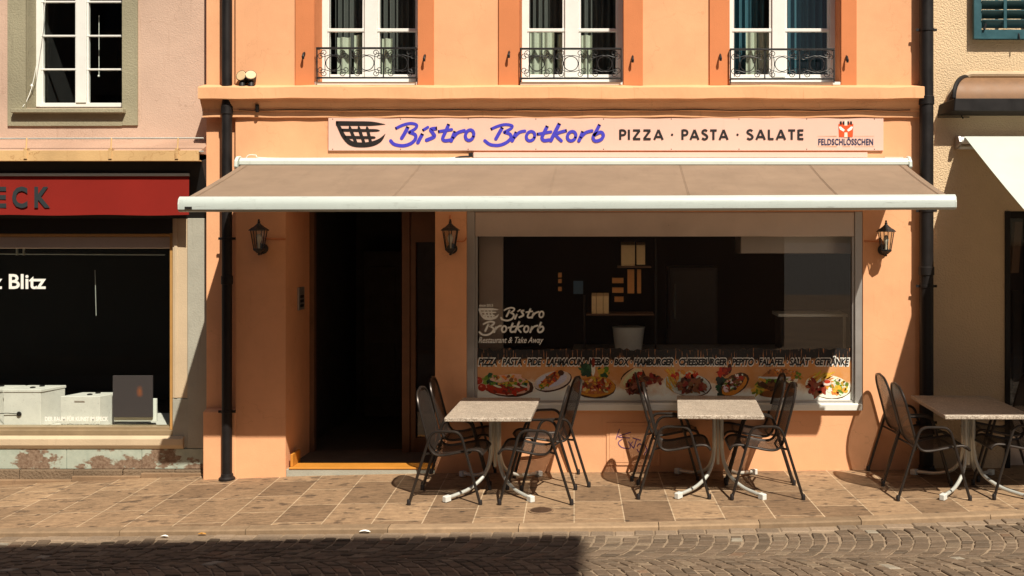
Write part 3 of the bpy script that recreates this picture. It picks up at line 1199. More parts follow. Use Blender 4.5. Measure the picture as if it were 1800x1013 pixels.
def dish(kind):
    m = MB()
    if kind == 'doner':
        blob(m, 893, 679, 41, 17.5, DBRN, 0, .05, .03)
        blob(m, 890, 677, 39, 16, CRM, 1, .05, .05)
        blob(m, 889, 681, 34, 10, RED, 2)
        scatter(m, 889, 683, 32, 8, [RED, DRED, BRN, DRED], 40, 4, 3)
        scatter(m, 893, 673, 32, 5, [GRN, YEL, GRN, DGRN], 40, 3.6, 18)
        scatter(m, 866, 668, 12, 8, [GRN, DGRN, (.2, .3, .05)], 24, 4, 20)
        blob(m, 890, 666, 26, 6, CRM, 33, -.12)
        scatter(m, 888, 666, 20, 4, [ORG, CRM, BRN], 14, 4, 34)
        for q in ((845, 670), (851, 681)):
            blob(m, q[0], q[1], 6.5, 6, RED, 3, 0, .04)
            blob(m, q[0] - 1.5, q[1] - 2, 2, 1.5, (.6, .2, .12), 5)
        for q in (875, 905, 918):
            blob(m, q, 679, 7, 1.6, WHT, 50, .3)
    elif kind == 'roll':
        blob(m, 972, 671, 31, 15.5, DBRN, 0, -.25, .02, 24)
        blob(m, 971, 669.5, 30, 14.5, (.5, .54, .5), 1, -.25, .01, 24)
        blob(m, 970, 668.5, 25, 11, (.56, .6, .55), 2, -.25, .01, 24)
        blob(m, 969, 667, 21, 7.5, ORG, 3, -.62, .15)
        scatter(m, 968, 667, 19, 5.5, [RED, DRED, ORG, RED, BRN], 40, 3.6, 4, -.62)
        scatter(m, 957, 677, 9, 5, [YEL, GRN, ORG], 18, 2.6, 20)
        blob(m, 985, 657, 5, 4, DBRN, 40, .3)
    elif kind == 'pizza':
        scatter(m, 1032, 652, 10, 8, [DGRN, DGRN, (.04, .1, .05)], 20, 5, 0)
        scatter(m, 1058, 656, 9, 8, [YEL, DGRN, YEL, GRN], 20, 5, 0)
        blob(m, 1043, 648, 3.2, 14, WHT, 16, 0, .1)
        blob(m, 1043, 640, 2.6, 8, DRED, 18)
        blob(m, 1046, 680, 34, 17.5, DBRN, 16, 0, .03, 24)
        blob(m, 1045, 678.5, 33.5, 16.5, ORG, 20, 0, .04, 24)
        blob(m, 1045, 677.5, 29, 13.5, (.45, .12, .03), 22, 0, .06, 24)
        scatter(m, 1045, 677, 27, 12, [ORG, YEL, RED, BRN, CRM, DRED], 80, 3.4, 24)
    elif kind == 'sandwich':
        blob(m, 1114, 669, 22, 17, DBRN, 0, -.5)
        blob(m, 1111, 666, 23, 11, CRM, 1, -.75, .05)
        blob(m, 1112, 664, 18, 7, (.62, .52, .4), 2, -.75, .05)
        scatter(m, 1122, 677, 20, 12, [DBRN, BRN, DRED, (.3, .12, .08)], 60, 4.5, 4, -.3)
        scatter(m, 1146, 668, 13, 8, [DBRN, BRN, DRED], 22, 4.5, 6)
        scatter(m, 1116, 666, 15, 3, [DRED, BRN, RED], 22, 3.2, 20, -.7)
    elif kind == 'kebab':
        blob(m, 1210, 676, 37, 19, DBRN, 0, .15, .02, 24)
        blob(m, 1208, 675, 37, 18.5, (.55, .58, .54), 1, .15, .01, 24)
        blob(m, 1208, 674, 33, 15.5, (.4, .4, .37), 2, .15, .02, 24)
        for i in range(26):
            q = random.uniform(0, 1)
            blob(m, 1180 + random.uniform(-5, 12), 668 + random.uniform(-12, 15), 9, 1.3, random.choice([YEL, ORG, YEL]), 3 + i % 10, random.uniform(.6, 1.7), .1, 8)
        scatter(m, 1206, 660, 22, 6, [RED, ORG, RED, CRM], 34, 4.2, 14)
        scatter(m, 1216, 677, 23, 12, [DBRN, BRN, DRED, BRN], 80, 4.4, 24)
    elif kind == 'pita':
        scatter(m, 1270, 680, 6, 16, [DGRN, DGRN, (.03, .04, .03)], 26, 5.5, 0)
        scatter(m, 1273, 656, 8, 6, [RED, DRED], 16, 4.5, 8)
        blob(m, 1283, 650, 3.5, 8, DBRN, 14)
        blob(m, 1292, 675, 25, 15, DBRN, 15, -.6, .04)
        blob(m, 1290, 677, 23, 13, ORG, 16, -.6, .05)
        blob(m, 1289, 673, 21, 10, BRN, 18, -.6, .08)
        scatter(m, 1289, 673, 19, 9, [DBRN, BRN, RED, WHT, GRN, CRM], 70, 3, 20, -.6)
    elif kind == 'burger':
        scatter(m, 1336, 685, 9, 8, [GRN, YEL, DGRN], 24, 4.5, 0)
        blob(m, 1366, 688, 30, 9.5, ORG, 8, 0, .06)
        blob(m, 1366, 691, 28, 6, BRN, 9, 0, .06)
        blob(m, 1368, 676, 31, 9, DBRN, 11, 0, .08)
        scatter(m, 1367, 677, 29, 7, [DBRN, (.1, .04, .02), BRN], 36, 4.5, 12)
        scatter(m, 1367, 668, 31, 3, [GRN, YEL, WHT, GRN], 36, 4, 26)
        blob(m, 1362, 664, 26, 3, WHT, 42, 0, .1)
        pts = [(1340 + 52 * k / 14, 665 - 15 * math.sin(math.pi * min(1, .03 + k / 14 * .94))) for k in range(15)]
        Y = YB - .0008 - .00012 * 43
        m.poly([(X(p[0], Y), Y, Z(p[1], Y)) for p in pts], (.38, .14, .04))
        scatter(m, 1372, 656, 22, 4.5, [ORG, BRN, CRM, BRN], 40, 1.6, 44)
        scatter(m, 1396, 664, 9, 8, [BRN, ORG, GRN], 18, 3.6, 30)
    else:
        blob(m, 1456, 680, 36, 19, DBRN, 0, .15, .02, 24)
        blob(m, 1455, 679, 36, 18.5, (.6, .6, .55), 1, .15, .01, 24)
        for i in range(22):
            blob(m, 1440 + random.uniform(-10, 18), 663 + random.uniform(-4, 6), 10, 1.4, random.choice([YEL, ORG]), 3 + i % 8, random.uniform(-.9, -.3), .1, 8)
        scatter(m, 1436, 681, 15, 12, [DRED, BRN, (.25, .05, .02)], 34, 5.5, 12)
        scatter(m, 1470, 680, 17, 13, [YEL, GRN, ORG, WHT, YEL], 70, 3.8, 14)
        blob(m, 1454, 673, 7, 5, WHT, 30, 0, .03)
        blob(m, 1454, 671.5, 5.5, 3, RED, 32, 0, .03)
    o = m.build('dish_picture', M['print'], ban, merge=False)
    cx = (min(v.co.x for v in o.data.vertices) + max(v.co.x for v in o.data.vertices)) / 2
    cz = (min(v.co.z for v in o.data.vertices) + max(v.co.z for v in o.data.vertices)) / 2
    for v in o.data.vertices:
        v.co.x = cx + (v.co.x - cx) * 1.1
        v.co.z = cz + (v.co.z - cz) * 1.1
    return o


for k_ in ('doner', 'roll', 'pizza', 'sandwich', 'kebab', 'pita', 'burger', 'salad'):
    dish(k_)

# white vinyl lettering on the shop pane
dec = thing('window_lettering', 'white bistro name and basket emblem stuck on the shop pane above the menu banner', 'lettering', (X(840), YG - .004, Z(607)))
YD = YG - .004
strokes_part(BISTRO, (550, 1420, 115, 380), (880.5, 956.5, 540.5, 564), YD, M['vinyl'], dec, 'first_word')
strokes_part(BROTKORB, (140, 1420, 370, 675), (842.5, 956, 563.5, 590), YD, M['vinyl'], dec, 'second_word')
strokes_part([(p, ([q * 1.25 for q in w])) for p, w in BASKET], (100, 392, 80, 230), (841, 877, 542.5, 562), YD, M['vinyl'], dec, 'basket_emblem')
text_part('Restaurant & Take Away', M['vinyl'], dec, 'tagline', 841, 955.5, 592.5, 606.5, YD, .012, .35)
text_part('since 2013', M['vinyl'], dec, 'date_line', 842, 866.5, 534.5, 539.5, YD, .03, .1)

# door recess
mb = MB()
mb.box(DOOR[0] - .0, DOOR[1], .012, .80, -.3, Z(822.5, 0) - .018)
mb.build('door_step', M['greystone'], bis, bevel=.004)
mb = MB()
zt = Z(822.5, 0)
mb.box(DOOR[0] + .03, DOOR[1], .004, .22, zt - .017, zt + .0)
mb.box(DOOR[0] + .03, DOOR[0] + .055, .05, .3, zt + .001, zt + .12)
mb.build('threshold', M['threshold'], bis, bevel=.003)
door = thing('entrance', '', '', (0, 0, 0))
del door['label'], door['category']
door.parent = bis
Yd = .80
fr = MB()
zf = -.05
fr.box(X(707, Yd), X(721, Yd), Yd - .02, Yd + .09, zf, 2.6)
fr.box(X(721, Yd), X(765, Yd) + .3, Yd, Yd + .07, Z(426, Yd), 2.6)
fr.box(X(721, Yd), X(731, Yd), Yd, Yd + .07, zf, Z(426, Yd))
fr.box(X(731, Yd), X(765, Yd) + .3, Yd, Yd + .07, zf, Z(770, Yd))
fr.box(X(545, Yd) - .02, X(552, Yd), Yd, Yd + .09, zf, 2.6)
fr.build('frame', M['wood'], door, bevel=.004)
gl = MB()
gl.poly([(X(730, Yd), Yd + .04, Z(772, Yd)), (X(765, Yd) + .3, Yd + .04, Z(772, Yd)), (X(765, Yd) + .3, Yd + .04, Z(425, Yd)), (X(730, Yd), Yd + .04, Z(425, Yd))])
gl.build('pane', M['shopglass'], door)
rm = MB()
room(rm, DOOR[0] - .25, DOOR[1] + .12, -.06, 2.64, Yd + .1, 3.8)
rm.poly([(DOOR[0], .3, zt - .012), (DOOR[1], .3, zt - .012), (DOOR[1], Yd + .1, zt - .012), (DOOR[0], Yd + .1, zt - .012)])
rm.build('hallway', M['dim'], door)
dl = MB()
dl.box(X(640, 3.4), X(705, 3.4), 3.4, 3.45, -.05, 2.1)
dl.box(X(650, 3.4), X(695, 3.4), 3.38, 3.40, .2, .9)
dl.box(X(650, 3.4), X(695, 3.4), 3.38, 3.40, 1.1, 1.9)
dl.build('inner_door', M['dim'], door, bevel=.004)
ic = MB()
ic.box(DOOR[0] - .001, DOOR[0] + .02, .37, .56, Z(545, .45), Z(505, .45))
icp = ic.build('intercom', M['greyframe'], bis, bevel=.004)
ib = MB()
for k in range(3):
    ib.box(DOOR[0] + .019, DOOR[0] + .026, .41, .52, Z(540 - 8 * k, .45), Z(535 - 8 * k, .45))
ib.build('call_button', M['ink'], icp, bevel=.002)

# service hatch with scribble in the wall below the shop window
hat = MB()
hx0, hx1, hz0, hz1 = X(1066), X(1160), Z(818), Z(743)
hat.box(hx0, hx1, -.012, .01, hz0, hz1)
hat.box(hx0 + .03, hx1 - .03, -.016, -.011, hz0 + .03, hz1 - .03)
hatch = hat.build('service_hatch', M['facade'], bis, bevel=.003)
mb = MB()
GR = [[(1089, 754), (1083, 772)], [(1109, 760), (1086, 768), (1107, 770)], [(1094, 772), (1087, 778), (1092, 786), (1106, 789), (1108, 784)], [(1104, 776), (1113, 787)], [(1107, 783), (1112, 777)], [(1112, 770), (1126, 774)], [(1119, 772), (1114, 788)], [(1120, 785), (1124, 780), (1130, 786), (1124, 795), (1120, 790)], [(1128, 790), (1133, 782), (1138, 793)], [(1132, 800), (1138, 790)], [(1136, 802), (1143, 784)]]
for i, st_ in enumerate(GR):
    P = [(X(p[0], -.02), Z(p[1], -.02)) for p in st_]
    if len(P) > 2:
        P = [(q.x, q.y) for q in smooth_path([(p[0], p[1], 0) for p in P], 4)]
    mb.ribbon(P, .0085, -.0185 - .0002 * i)
mb.build('graffiti', M['violet'], hatch, merge=False)

# ------------------------------------------------------------------ sign board
sign = thing('shop_sign', 'long pink-white sign board with basket emblem and blue brush lettering under the cornice', 'sign', (X(1065), -.02, Z(265)))
Ys = -.022
mb = MB()
mb.pbox(577, 1553, 207, 265, Ys, -.001)
mb.build('board', M['signface'], sign, bevel=.002)
YL = Ys - .0035
strokes_part(BISTRO, (550, 1420, 115, 380), (686.5, 835, 216, 257), YL, M['blue'], sign, 'first_word')
strokes_part(BROTKORB, (140, 1420, 370, 675), (852, 1062, 216, 257), YL, M['blue'], sign, 'second_word')
strokes_part(BASKET, (100, 392, 80, 230), (590.5, 677.5, 214, 258.5), YL, M['ink'], sign, 'basket_emblem')
for w_, a_, b2 in (('PIZZA', 1088.5, 1168), ('.', 1177, 1186), ('PASTA', 1198, 1282), ('.', 1292, 1301), ('SALATE', 1312, 1415)):
    if w_ == '.':
        mb = MB()
        mb.lathe([(.0115, 0), (.0115, .002)], at((a_ + b2) / 2, 237, YL), 14, axis='y')
        mb.build('dot', M['ink'], sign)
    else:
        capitals(w_, a_, b2, 228, 246, YL, M['ink'], sign, 'menu_word')
text_part('FELDSCHL\u00d6SSCHEN', M['navy'], sign, 'brewery_name', 1438.5, 1535, 241.5, 255.5, YL, .028, spacing=1.08)
mb = MB()
def sp(pts, layer, col):
    Y = YL - .0004 * layer
    mb.poly([(X(p[0], Y), Y, Z(p[1], Y)) for p in pts], col)
er = (.62, .08, .02)
sp([(1474, 218), (1500, 218), (1499, 241), (1475, 241)], 0, er)
sp([(1474, 221), (1480, 216), (1485, 219), (1485, 223)], 1, er)
sp([(1500, 221), (1494, 216), (1489, 219), (1489, 223)], 1, er)
for q in (1478, 1483, 1491, 1496):
    sp([(q - 1.6, 213.5), (q + 1.6, 213.5), (q + 1.8, 219.5), (q - 1.8, 219.5)], 2, (.015, .012, .012))
sp([(1484.5, 212), (1489.5, 212), (1489.5, 221), (1484.5, 221)], 3, (.75, .6, .52))
sp([(1474.5, 223), (1478, 222.5), (1485, 228.5), (1483, 231.5), (1476.5, 228)], 3, (.8, .72, .66))
sp([(1499.5, 223), (1496, 222.5), (1489, 228.5), (1491, 231.5), (1497.5, 228)], 3, (.8, .72, .66))
sp([(1484.5, 233), (1489.5, 233), (1490, 241.2), (1484, 241.2)], 3, (.8, .6, .5))
for q0 in (239.5, 257.5):
    sp([(1437, q0), (1471, q0 - .4), (1471, q0 + .4), (1437, q0 + .3)], 1, (.5, .25, .1))
    sp([(1502, q0), (1537, q0 - .2), (1537, q0 + .2), (1502, q0 + .4)], 1, (.5, .25, .1))
sp([(1481, 257.2), (1495, 257.2), (1495, 257.8), (1481, 257.8)], 1, (.5, .25, .1))
mb.build('castle_emblem', M['print'], sign, merge=False)
for px in range(585, 1553, 119):
    for py in (209.5, 262.5):
        mb = MB()
        mb.lathe([(.005, -.002), (.005, 0)], at(px, py, Ys), 8, axis='y')
        mb.build('screw', M['pipe'], sign)

# ------------------------------------------------------------------ the big awning
aw = thing('awning', 'wide taupe folding-arm awning with pale front bar over the bistro front', 'awning', (X(1000), -.05, Z(285)))
P = 1.568
Yf = -P
mb = MB()
zt0, zt1 = Z(277.5, -.15), Z(291, -.15)
mb.prism([(-.02, zt1 - .01), (-.02, zt0), (-.13, zt0), (-.165, zt0 - .03), (-.165, zt1 + .006), (-.15, zt1), (-.05, zt1)], 'x', X(421, -.15), X(1597, -.15))
mb.build('cassette', M['alu'], aw, bevel=.004)
mb = MB()
mb.pbox(832, 1525, 268, 277.2, -.03, -.002)
mb.pbox(1555, 1588, 276, 280, -.10, -.02)
mb.build('cover_strip', M['signface'], aw, bevel=.003)
for px in (418.5, 1598):
    e = MB()
    c = at(px, 286, -.11)
    pr = [(-.02 + .0, zt1 - .03), (-.02, zt0 + .012), (-.07, zt0 + .022), (-.13, zt0 + .012), (-.172, zt0 - .03), (-.178, zt1 - .015), (-.15, zt1 - .04), (-.06, zt1 - .05)]
    e.prism(pr, 'x', c.x - .018, c.x + .014)
    e.build('end_cap', M['alu'], aw, bevel=.006)
# front bar, a rounded hollow section
zb0, zb1 = Z(371, Yf), Z(344, Yf)
hgt = zb1 - zb0
prof = [(.0, .0), (-.035, .003), (-.052, .02), (-.055, hgt * .5), (-.045, hgt * .82), (-.018, hgt), (.03, hgt), (.045, hgt * .9), (.045, .02)]
mb = MB()
tilt0, tilt1 = Z(346, Yf) - Z(344, Yf), Z(342, Yf) - Z(344, Yf)
x0, x1 = X(318, Yf), X(1677, Yf)
nb = 24
vs = []
for i in range(nb + 1):
    t = i / nb
    dz = tilt0 + (tilt1 - tilt0) * t + .006 * (-math.sin(t * math.pi)) * .5
    vs += [(x0 + (x1 - x0) * t, Yf + p[0], zb0 + p[1] + dz) for p in prof]
npf = len(prof)
fs = []
for i in range(nb):
    for k in range(npf):
        l2 = (k + 1) % npf
        fs.append((i * npf + k, i * npf + l2, (i + 1) * npf + l2, (i + 1) * npf + k))
mb.add(vs, fs)
M['baralu'] = paint('streaked_white_bar', (.50, .555, .525), .32, .03, .2, 0.0, 3)
nn_, ll_, bb_ = M['baralu'].node_tree.nodes, M['baralu'].node_tree.links, M['baralu'].node_tree.nodes['Principled BSDF']
src_ = bb_.inputs['Base Color'].links[0].from_socket
sk_ = noise(nn_, ll_, coords(nn_, ll_, (1.3, 4, 26)), 2.2, 6, .75)
ll_.new(mix(nn_, ll_, ramp(nn_, ll_, sk_, [(.60, 0.0), (.70, .6)]), src_, (.14, .12, .10)), bb_.inputs['Base Color'])
bar = mb.build('front_bar', M['baralu'], aw, smooth=True)
for q0, dz in ((x0, tilt0), (x1, tilt1)):
    e = MB()
    e.prism([(Yf + p[0] * 1.03, zb0 + p[1] + dz) for p in prof], 'x', q0 - .006, q0 + .006)
    e.build('bar_cap', M['alu'], bar, bevel=.003)
e = MB()
e.pbox(324.5, 337, 363.5, 367.5, Yf - .0575, Yf - .05)
e.build('maker_plate', M['ink'], bar)
# cloth with four seams and a slight sag
mb = MB()
nx, ny = 56, 10
za, zb = zt1 + .004, zb1 - .006
xa0, xa1 = X(425, -.14), X(1592, -.14)
xb0, xb1 = x0 + .045, x1 - .045
grid = []
for j in range(ny + 1):
    t = j / ny
    row = []
    for i in range(nx + 1):
        s_ = i / nx
        xx = (xa0 + (xa1 - xa0) * s_) * (1 - t) + (xb0 + (xb1 - xb0) * s_) * t
        yy = -.150 * (1 - t) + (Yf + .02) * t
        dz = (tilt0 + (tilt1 - tilt0) * s_) * t
        zz = za + (zb - za) * t + dz - .007 * math.sin(math.pi * t) * (1 + .5 * math.sin(9 * s_)) + .004 * math.sin(s_ * 37) * t
        row.append((xx, yy, zz))
    grid.append(row)
for j in range(ny):
    for i in range(nx):
        mb.poly([grid[j][i], grid[j][i + 1], grid[j + 1][i + 1], grid[j + 1][i]])
cloth = mb.build('cloth', M['awning'], aw, smooth=True)
for s_ in (.01, .27, .475, .66, .855, .99):
    for off in (-.006, .006):
        mb = MB()
        pa = []
        for j in range(ny + 1):
            u = s_ * nx
            i = min(int(u), nx - 1)
            p, q = Vector(grid[j][i]), Vector(grid[j][i + 1])
            v = p.lerp(q, u - i)
            pa.append(v + Vector((off, 0, .002)))
        mb.tube(pa, .0018, 5)
        mb.build('seam', M['awning'], cloth, smooth=True)
for px in (560, 1420):
    e = MB()
    p0, p2 = at(px, 300, -.12), Vector((X(px, 0) * .9, Yf + .04, zb0 + .04))
    p1 = Vector(((p0.x + p2.x) / 2 + (.35 if px < 900 else -.35), (p0.y + p2.y) / 2, (p0.z + p2.z) / 2 - .05))
    e.tube([p0 - Vector((0, 0, .06)), p1], .022, 8)
    e.tube([p1, p2], .018, 8)
    e.build('folding_arm', M['alu'], aw, smooth=True)
mb = MB()
mb.tube(smooth_path([at(432, 279, -.12), at(437, 273, -.12), at(450, 273, -.11), at(470, 278, -.11), at(640, 278, -.12), at(780, 278, -.12), at(800, 277, -.10), at(822, 275, -.06), at(829, 270, -.05)], 5), .0045, 6)
mb.build('cable', M['white'], aw, smooth=True)
mb = MB()
mb.tube(smooth_path([at(798, 279, -.10), at(810, 276, -.09), at(826, 275.5, -.07)], 4), .011, 6)
mb.box(at(824, 276, -.06).x, at(831, 276, -.06).x, -.08, -.03, Z(277), Z(270))
mb.build('switch_box', M['pipe'], aw, bevel=.003)

# ------------------------------------------------------------------ downpipes
def downpipe(label, px, Yp, r, ztop, zbot, brackets, foot=True):
    x = X(px, Yp)
    t = thing('downpipe', label, 'downpipe', (x, Yp, zbot), 'dark downpipes at both ends of the bistro front')
    m = MB()
    m.lathe([(r, zbot), (r, ztop)], (x, Yp, 0), 20, caps=True)
    m.build('pipe', M['pipe'], t, smooth=True)
    for z in brackets:
        b_ = MB()
        b_.lathe([(r + .001, z - .014), (r + .007, z - .012), (r + .007, z + .012), (r + .001, z + .014)], (x, Yp, 0), 20, caps=False)
        b_.box(x - r - .035, x - r - .004, Yp - .006, Yp + .006, z - .012, z + .012)
        b_.box(x + r + .004, x + r + .035, Yp - .006, Yp + .006, z - .012, z + .012)
        b_.tube([(x, Yp + r, z), (x, Yp + r + .1, z)], .007, 6)
        b_.build('bracket', M['pipe'], t)
    for z in (zbot + 1.95, zbot + 3.6):
        c_ = MB()
        c_.lathe([(r + .001, z - .05), (r + .008, z - .045), (r + .008, z + .03), (r + .001, z + .036)], (x, Yp, 0), 20, caps=False)
        c_.build('socket', M['pipe'], t, smooth=True)
    if foot:
        f = MB()
        f.lathe([(r + .028, zbot), (r + .03, zbot + .02), (r + .012, zbot + .035), (r + .008, zbot + .06), (r + .001, zbot + .065)], (x, Yp, 0), 20)
        f.build('foot', M['pipe'], t, smooth=True)
    return t


xl = X(398, -.06)
downpipe('dark brown downpipe at the left end of the bistro front, its foot on the pavement', 399, -.055, .048, 9.4, g(xl), [.6, 2.28, 4.9])
downpipe('dark brown downpipe between the apricot wall and the beige roughcast wall', 1628.5, -.09, .066, 9.4, g(3), [.5, 1.82, 2.55, 4.3])

# ------------------------------------------------------------------ lanterns
def make_lantern():
    t = thing('wall_lantern', 'lantern', 'lantern', (0, 0, 0), 'black six-sided lanterns on the bistro wall')
    m = MB()        # origin at the wall, body hangs at y = -.14
    c = (0, -.14, 0)
    m.lathe([(.098, .10), (.096, .107), (.07, .128), (.058, .133), (.03, .155), (.014, .172), (.012, .178)], c, 6, R(30))
    m.lathe([(.013, .177), (.016, .186), (.007, .192), (.012, .204), (.004, .212)], c, 10)
    m.build('roof', M['black'], t, bevel=.0015)
    m = MB()
    for k in range(6):
        a = R(30 + 60 * k)
        p0 = Vector((.048 * math.cos(a), -.14 + .048 * math.sin(a), -.075))
        p1 = Vector((.078 * math.cos(a), -.14 + .078 * math.sin(a), .102))
        m.tube([p0, p1], .0045, 6)
    m.lathe([(.02, -.115), (.036, -.10), (.052, -.088), (.055, -.075), (.052, -.07)], c, 6, R(30))
    m.lathe([(.006, -.137), (.013, -.128), (.008, -.12), (.02, -.113)], c, 10)
    m.build('cage', M['black'], t)
    m = MB()
    m.lathe([(.047, -.072), (.075, .10)], c, 6, R(30), caps=False)
    m.build('pane', M['lampglass'], t)
    m = MB()
    m.lathe([(.012, -.07), (.013, -.02), (.022, .0), (.027, .03), (.02, .055), (.006, .07)], c, 12)
    m.build('bulb', M['bulb'], t, smooth=True)
    m = MB()
    m.lathe([(.052, -.03), (.052, -.02), (.046, -.004), (.046, 0)][::-1], (0, 0, -.075), 14, axis='y')
    m.lathe([(.03, -.055), (.052, -.025)], (0, 0, -.075), 14, axis='y')
    m.tube(smooth_path([(0, -.02, -.08), (0, -.06, -.115), (0, -.10, -.125), (0, -.14, -.11)], 4), .012, 8)
    m.build('wall_bracket', M['black'], t, smooth=True)
    return t


l0 = make_lantern()
lz = lambda py: Z(py, -.14)
l0.location = (X(455, -.14), 0, lz(424))
l0['label'] = 'black wall lantern on the pier left of the dark doorway'
dup(l0, (X(791.5, -.14), 0, lz(424)), 0, 'black wall lantern on the pillar between doorway and shop window')
dup(l0, (X(1557.5, -.14), 0, lz(426)), 0, 'sunlit black wall lantern on the wall right of the shop window')
wire = MB()
wire.tube(smooth_path([at(459, 418, -.01), at(470, 420, -.008), at(502, 420.5, -.008)], 4), .006, 6)
wire.tube(smooth_path([at(800, 424, -.01), at(812, 425, -.012), at(818, 422, -.01), at(819.5, 418, -.01)], 4), .006, 6)
wire.tube([at(791, 378, -.008), at(791, 400, -.008)], .005, 6)
wire.tube([at(1519, 423.5, -.008), at(1552, 425.5, -.02)], .005, 6)
wire.build('lamp_cable', M['surround'], bis, smooth=True)

# ------------------------------------------------------------------ window railings
def railing(label, px0, px1, pyt, pyb):
    Yr = -.055
    x0, x1, zt, zb = X(px0, Yr), X(px1, Yr), Z(pyt, Yr), Z(pyb, Yr)
    t = thing('window_railing', label, 'railing', ((x0 + x1) / 2, Yr, zb), 'wrought-iron railings at the upper windows')
    m = MB()
    m.box(x0, x1, Yr - .012, Yr + .012, zt - .009, zt + .009)
    m.build('top_rail', M['black'], t, bevel=.002)
    m = MB()
    m.box(x0, x1, Yr - .010, Yr + .010, zb - .008, zb + .008)
    m.box(x0, x0 + .012, Yr - .006, Yr + .006, zb - .04, zb - .008)
    m.box(x1 - .012, x1, Yr - .006, Yr + .006, zb - .04, zb - .008)
    m.build('bottom_rail', M['black'], t, bevel=.002)
    h = zt - zb
    wb = (x1 - x0) / 3
    for k in range(4):
        q = x0 + wb * k + (.006 if k == 0 else -.006 if k == 3 else 0)
        m = MB()
        m.box(q - .006, q + .006, Yr - .006, Yr + .006, zb + .007, zt - .008)
        m.build('upright', M['black'], t, bevel=.0015)
    for q in (x0 + .007, x1 - .007):
        for z in (zt - .0, zb + .0):
            m = MB()
            m.box(q - .007, q + .007, Yr + .009, .02, z - .006, z + .006)
            m.build('wall_tie', M['black'], t, bevel=.0015)
    for k in range(3):
        s = MB()
        cx, cz = x0 + wb * (k + .5), (zt + zb) / 2
        r = h * .245
        s.tube([(cx + r * math.cos(2 * math.pi * i / 24), Yr, cz + r * math.sin(2 * math.pi * i / 24)) for i in range(24)], .0042, 6, closed=True)

        def spiral(c_, a0, turns, r0, sg):
            out = []
            nn = 14
            for i in range(nn + 1):
                t_ = i / nn
                a = a0 + sg * turns * 2 * math.pi * t_
                rr = r0 * (1 - .75 * t_)
                out.append((c_[0] + rr * math.cos(a), Yr, c_[1] + rr * math.sin(a)))
            return out
        hw, hh = wb / 2 - .012, h / 2 - .014
        rs = h * .105
        # four C-scrolls hugging the ring: above, below, left, right
        for sg in (1, -1):
            # top / bottom scroll
            e = [(cx - hw * .58, cz + sg * (hh - rs)), (cx + hw * .58, cz + sg * (hh - rs))]
            left = spiral(e[0], math.pi, 1.15, rs, -sg)
            right = spiral(e[1], 0, 1.15, rs, sg)
            mid = smooth_path([(e[0][0] - rs, Yr, e[0][1]), (e[0][0] - rs * .6, Yr, e[0][1] - sg * rs * 1.3), (cx - r * .45, Yr, cz + sg * r * 1.12), (cx, Yr, cz + sg * (r + .006)), (cx + r * .45, Yr, cz + sg * r * 1.12), (e[1][0] + rs * .6, Yr, e[1][1] - sg * rs * 1.3), (e[1][0] + rs, Yr, e[1][1])], 4)
            s.tube(left[::-1] + mid[1:-1] + right, .0038, 5)
            e = [(cx + sg * (hw - rs), cz + hh * .5), (cx + sg * (hw - rs), cz - hh * .5)]
            up = spiral(e[0], math.pi / 2, 1.15, rs, sg * -1)
            dn = spiral(e[1], -math.pi / 2, 1.15, rs, sg)
            mid = smooth_path([(e[0][0], Yr, e[0][1] + rs), (e[0][0] - sg * rs * 1.3, Yr, e[0][1] + rs * .5), (cx + sg * r * 1.12, Yr, cz + r * .4), (cx + sg * (r + .006), Yr, cz), (cx + sg * r * 1.12, Yr, cz - r * .4), (e[1][0] - sg * rs * 1.3, Yr, e[1][1] - rs * .5), (e[1][0], Yr, e[1][1] - rs)], 4)
            s.tube(up[::-1] + mid[1:-1] + dn, .0038, 5)
        s.build('scrollwork', M['black'], t, smooth=True)
    return t


railing('scrolled iron railing at the upper window above the doorway', 556, 733, 85, 137)
railing('scrolled iron railing at the middle upper window', 914, 1093, 86, 138)
railing('scrolled iron railing at the upper window with teal curtains', 1283, 1467, 87, 139)

# ------------------------------------------------------------------ floodlights on the cornice
def floodlight(label, px, py, tilt, yaw):
    p = at(px, 152.5, -.07)
    t = thing('floodlight', label, 'floodlight', p, 'small floodlights on the cornice')
    d = Vector((math.sin(yaw) * math.cos(tilt), -math.cos(yaw) * math.cos(tilt), math.sin(tilt)))
    c = at(px, py, -.07)
    back = c - d * .09
    m = MB()
    m.tube([back - d * .0, back + d * .02, c - d * .01, c + d * .012], [.03, .045, .052, .055], 14)
    m.build('housing', M['pipe'], t, smooth=True)
    m = MB()
    m.tube([c + d * .0125, c + d * .017], [.05, .046], 16)
    m.build('lens', M['brassface'] if 'brassface' in M else M['vinyl'], t, smooth=True)
    m = MB()
    m.tube([p + Vector((0, .01, -.004)), p + Vector((0, .01, .03)), back + d * .02], [.035, .03, .03], 10)
    m.build('foot', M['pipe'], t, smooth=True)


M['brassface'] = flat('cream_lens', (.68, .50, .28), .35)
floodlight('round floodlight on the cornice next to the left downpipe', 425, 134, .25, -.25)
floodlight('second floodlight on the cornice, right beside the round cream-faced one', 441, 133, .5, .25)

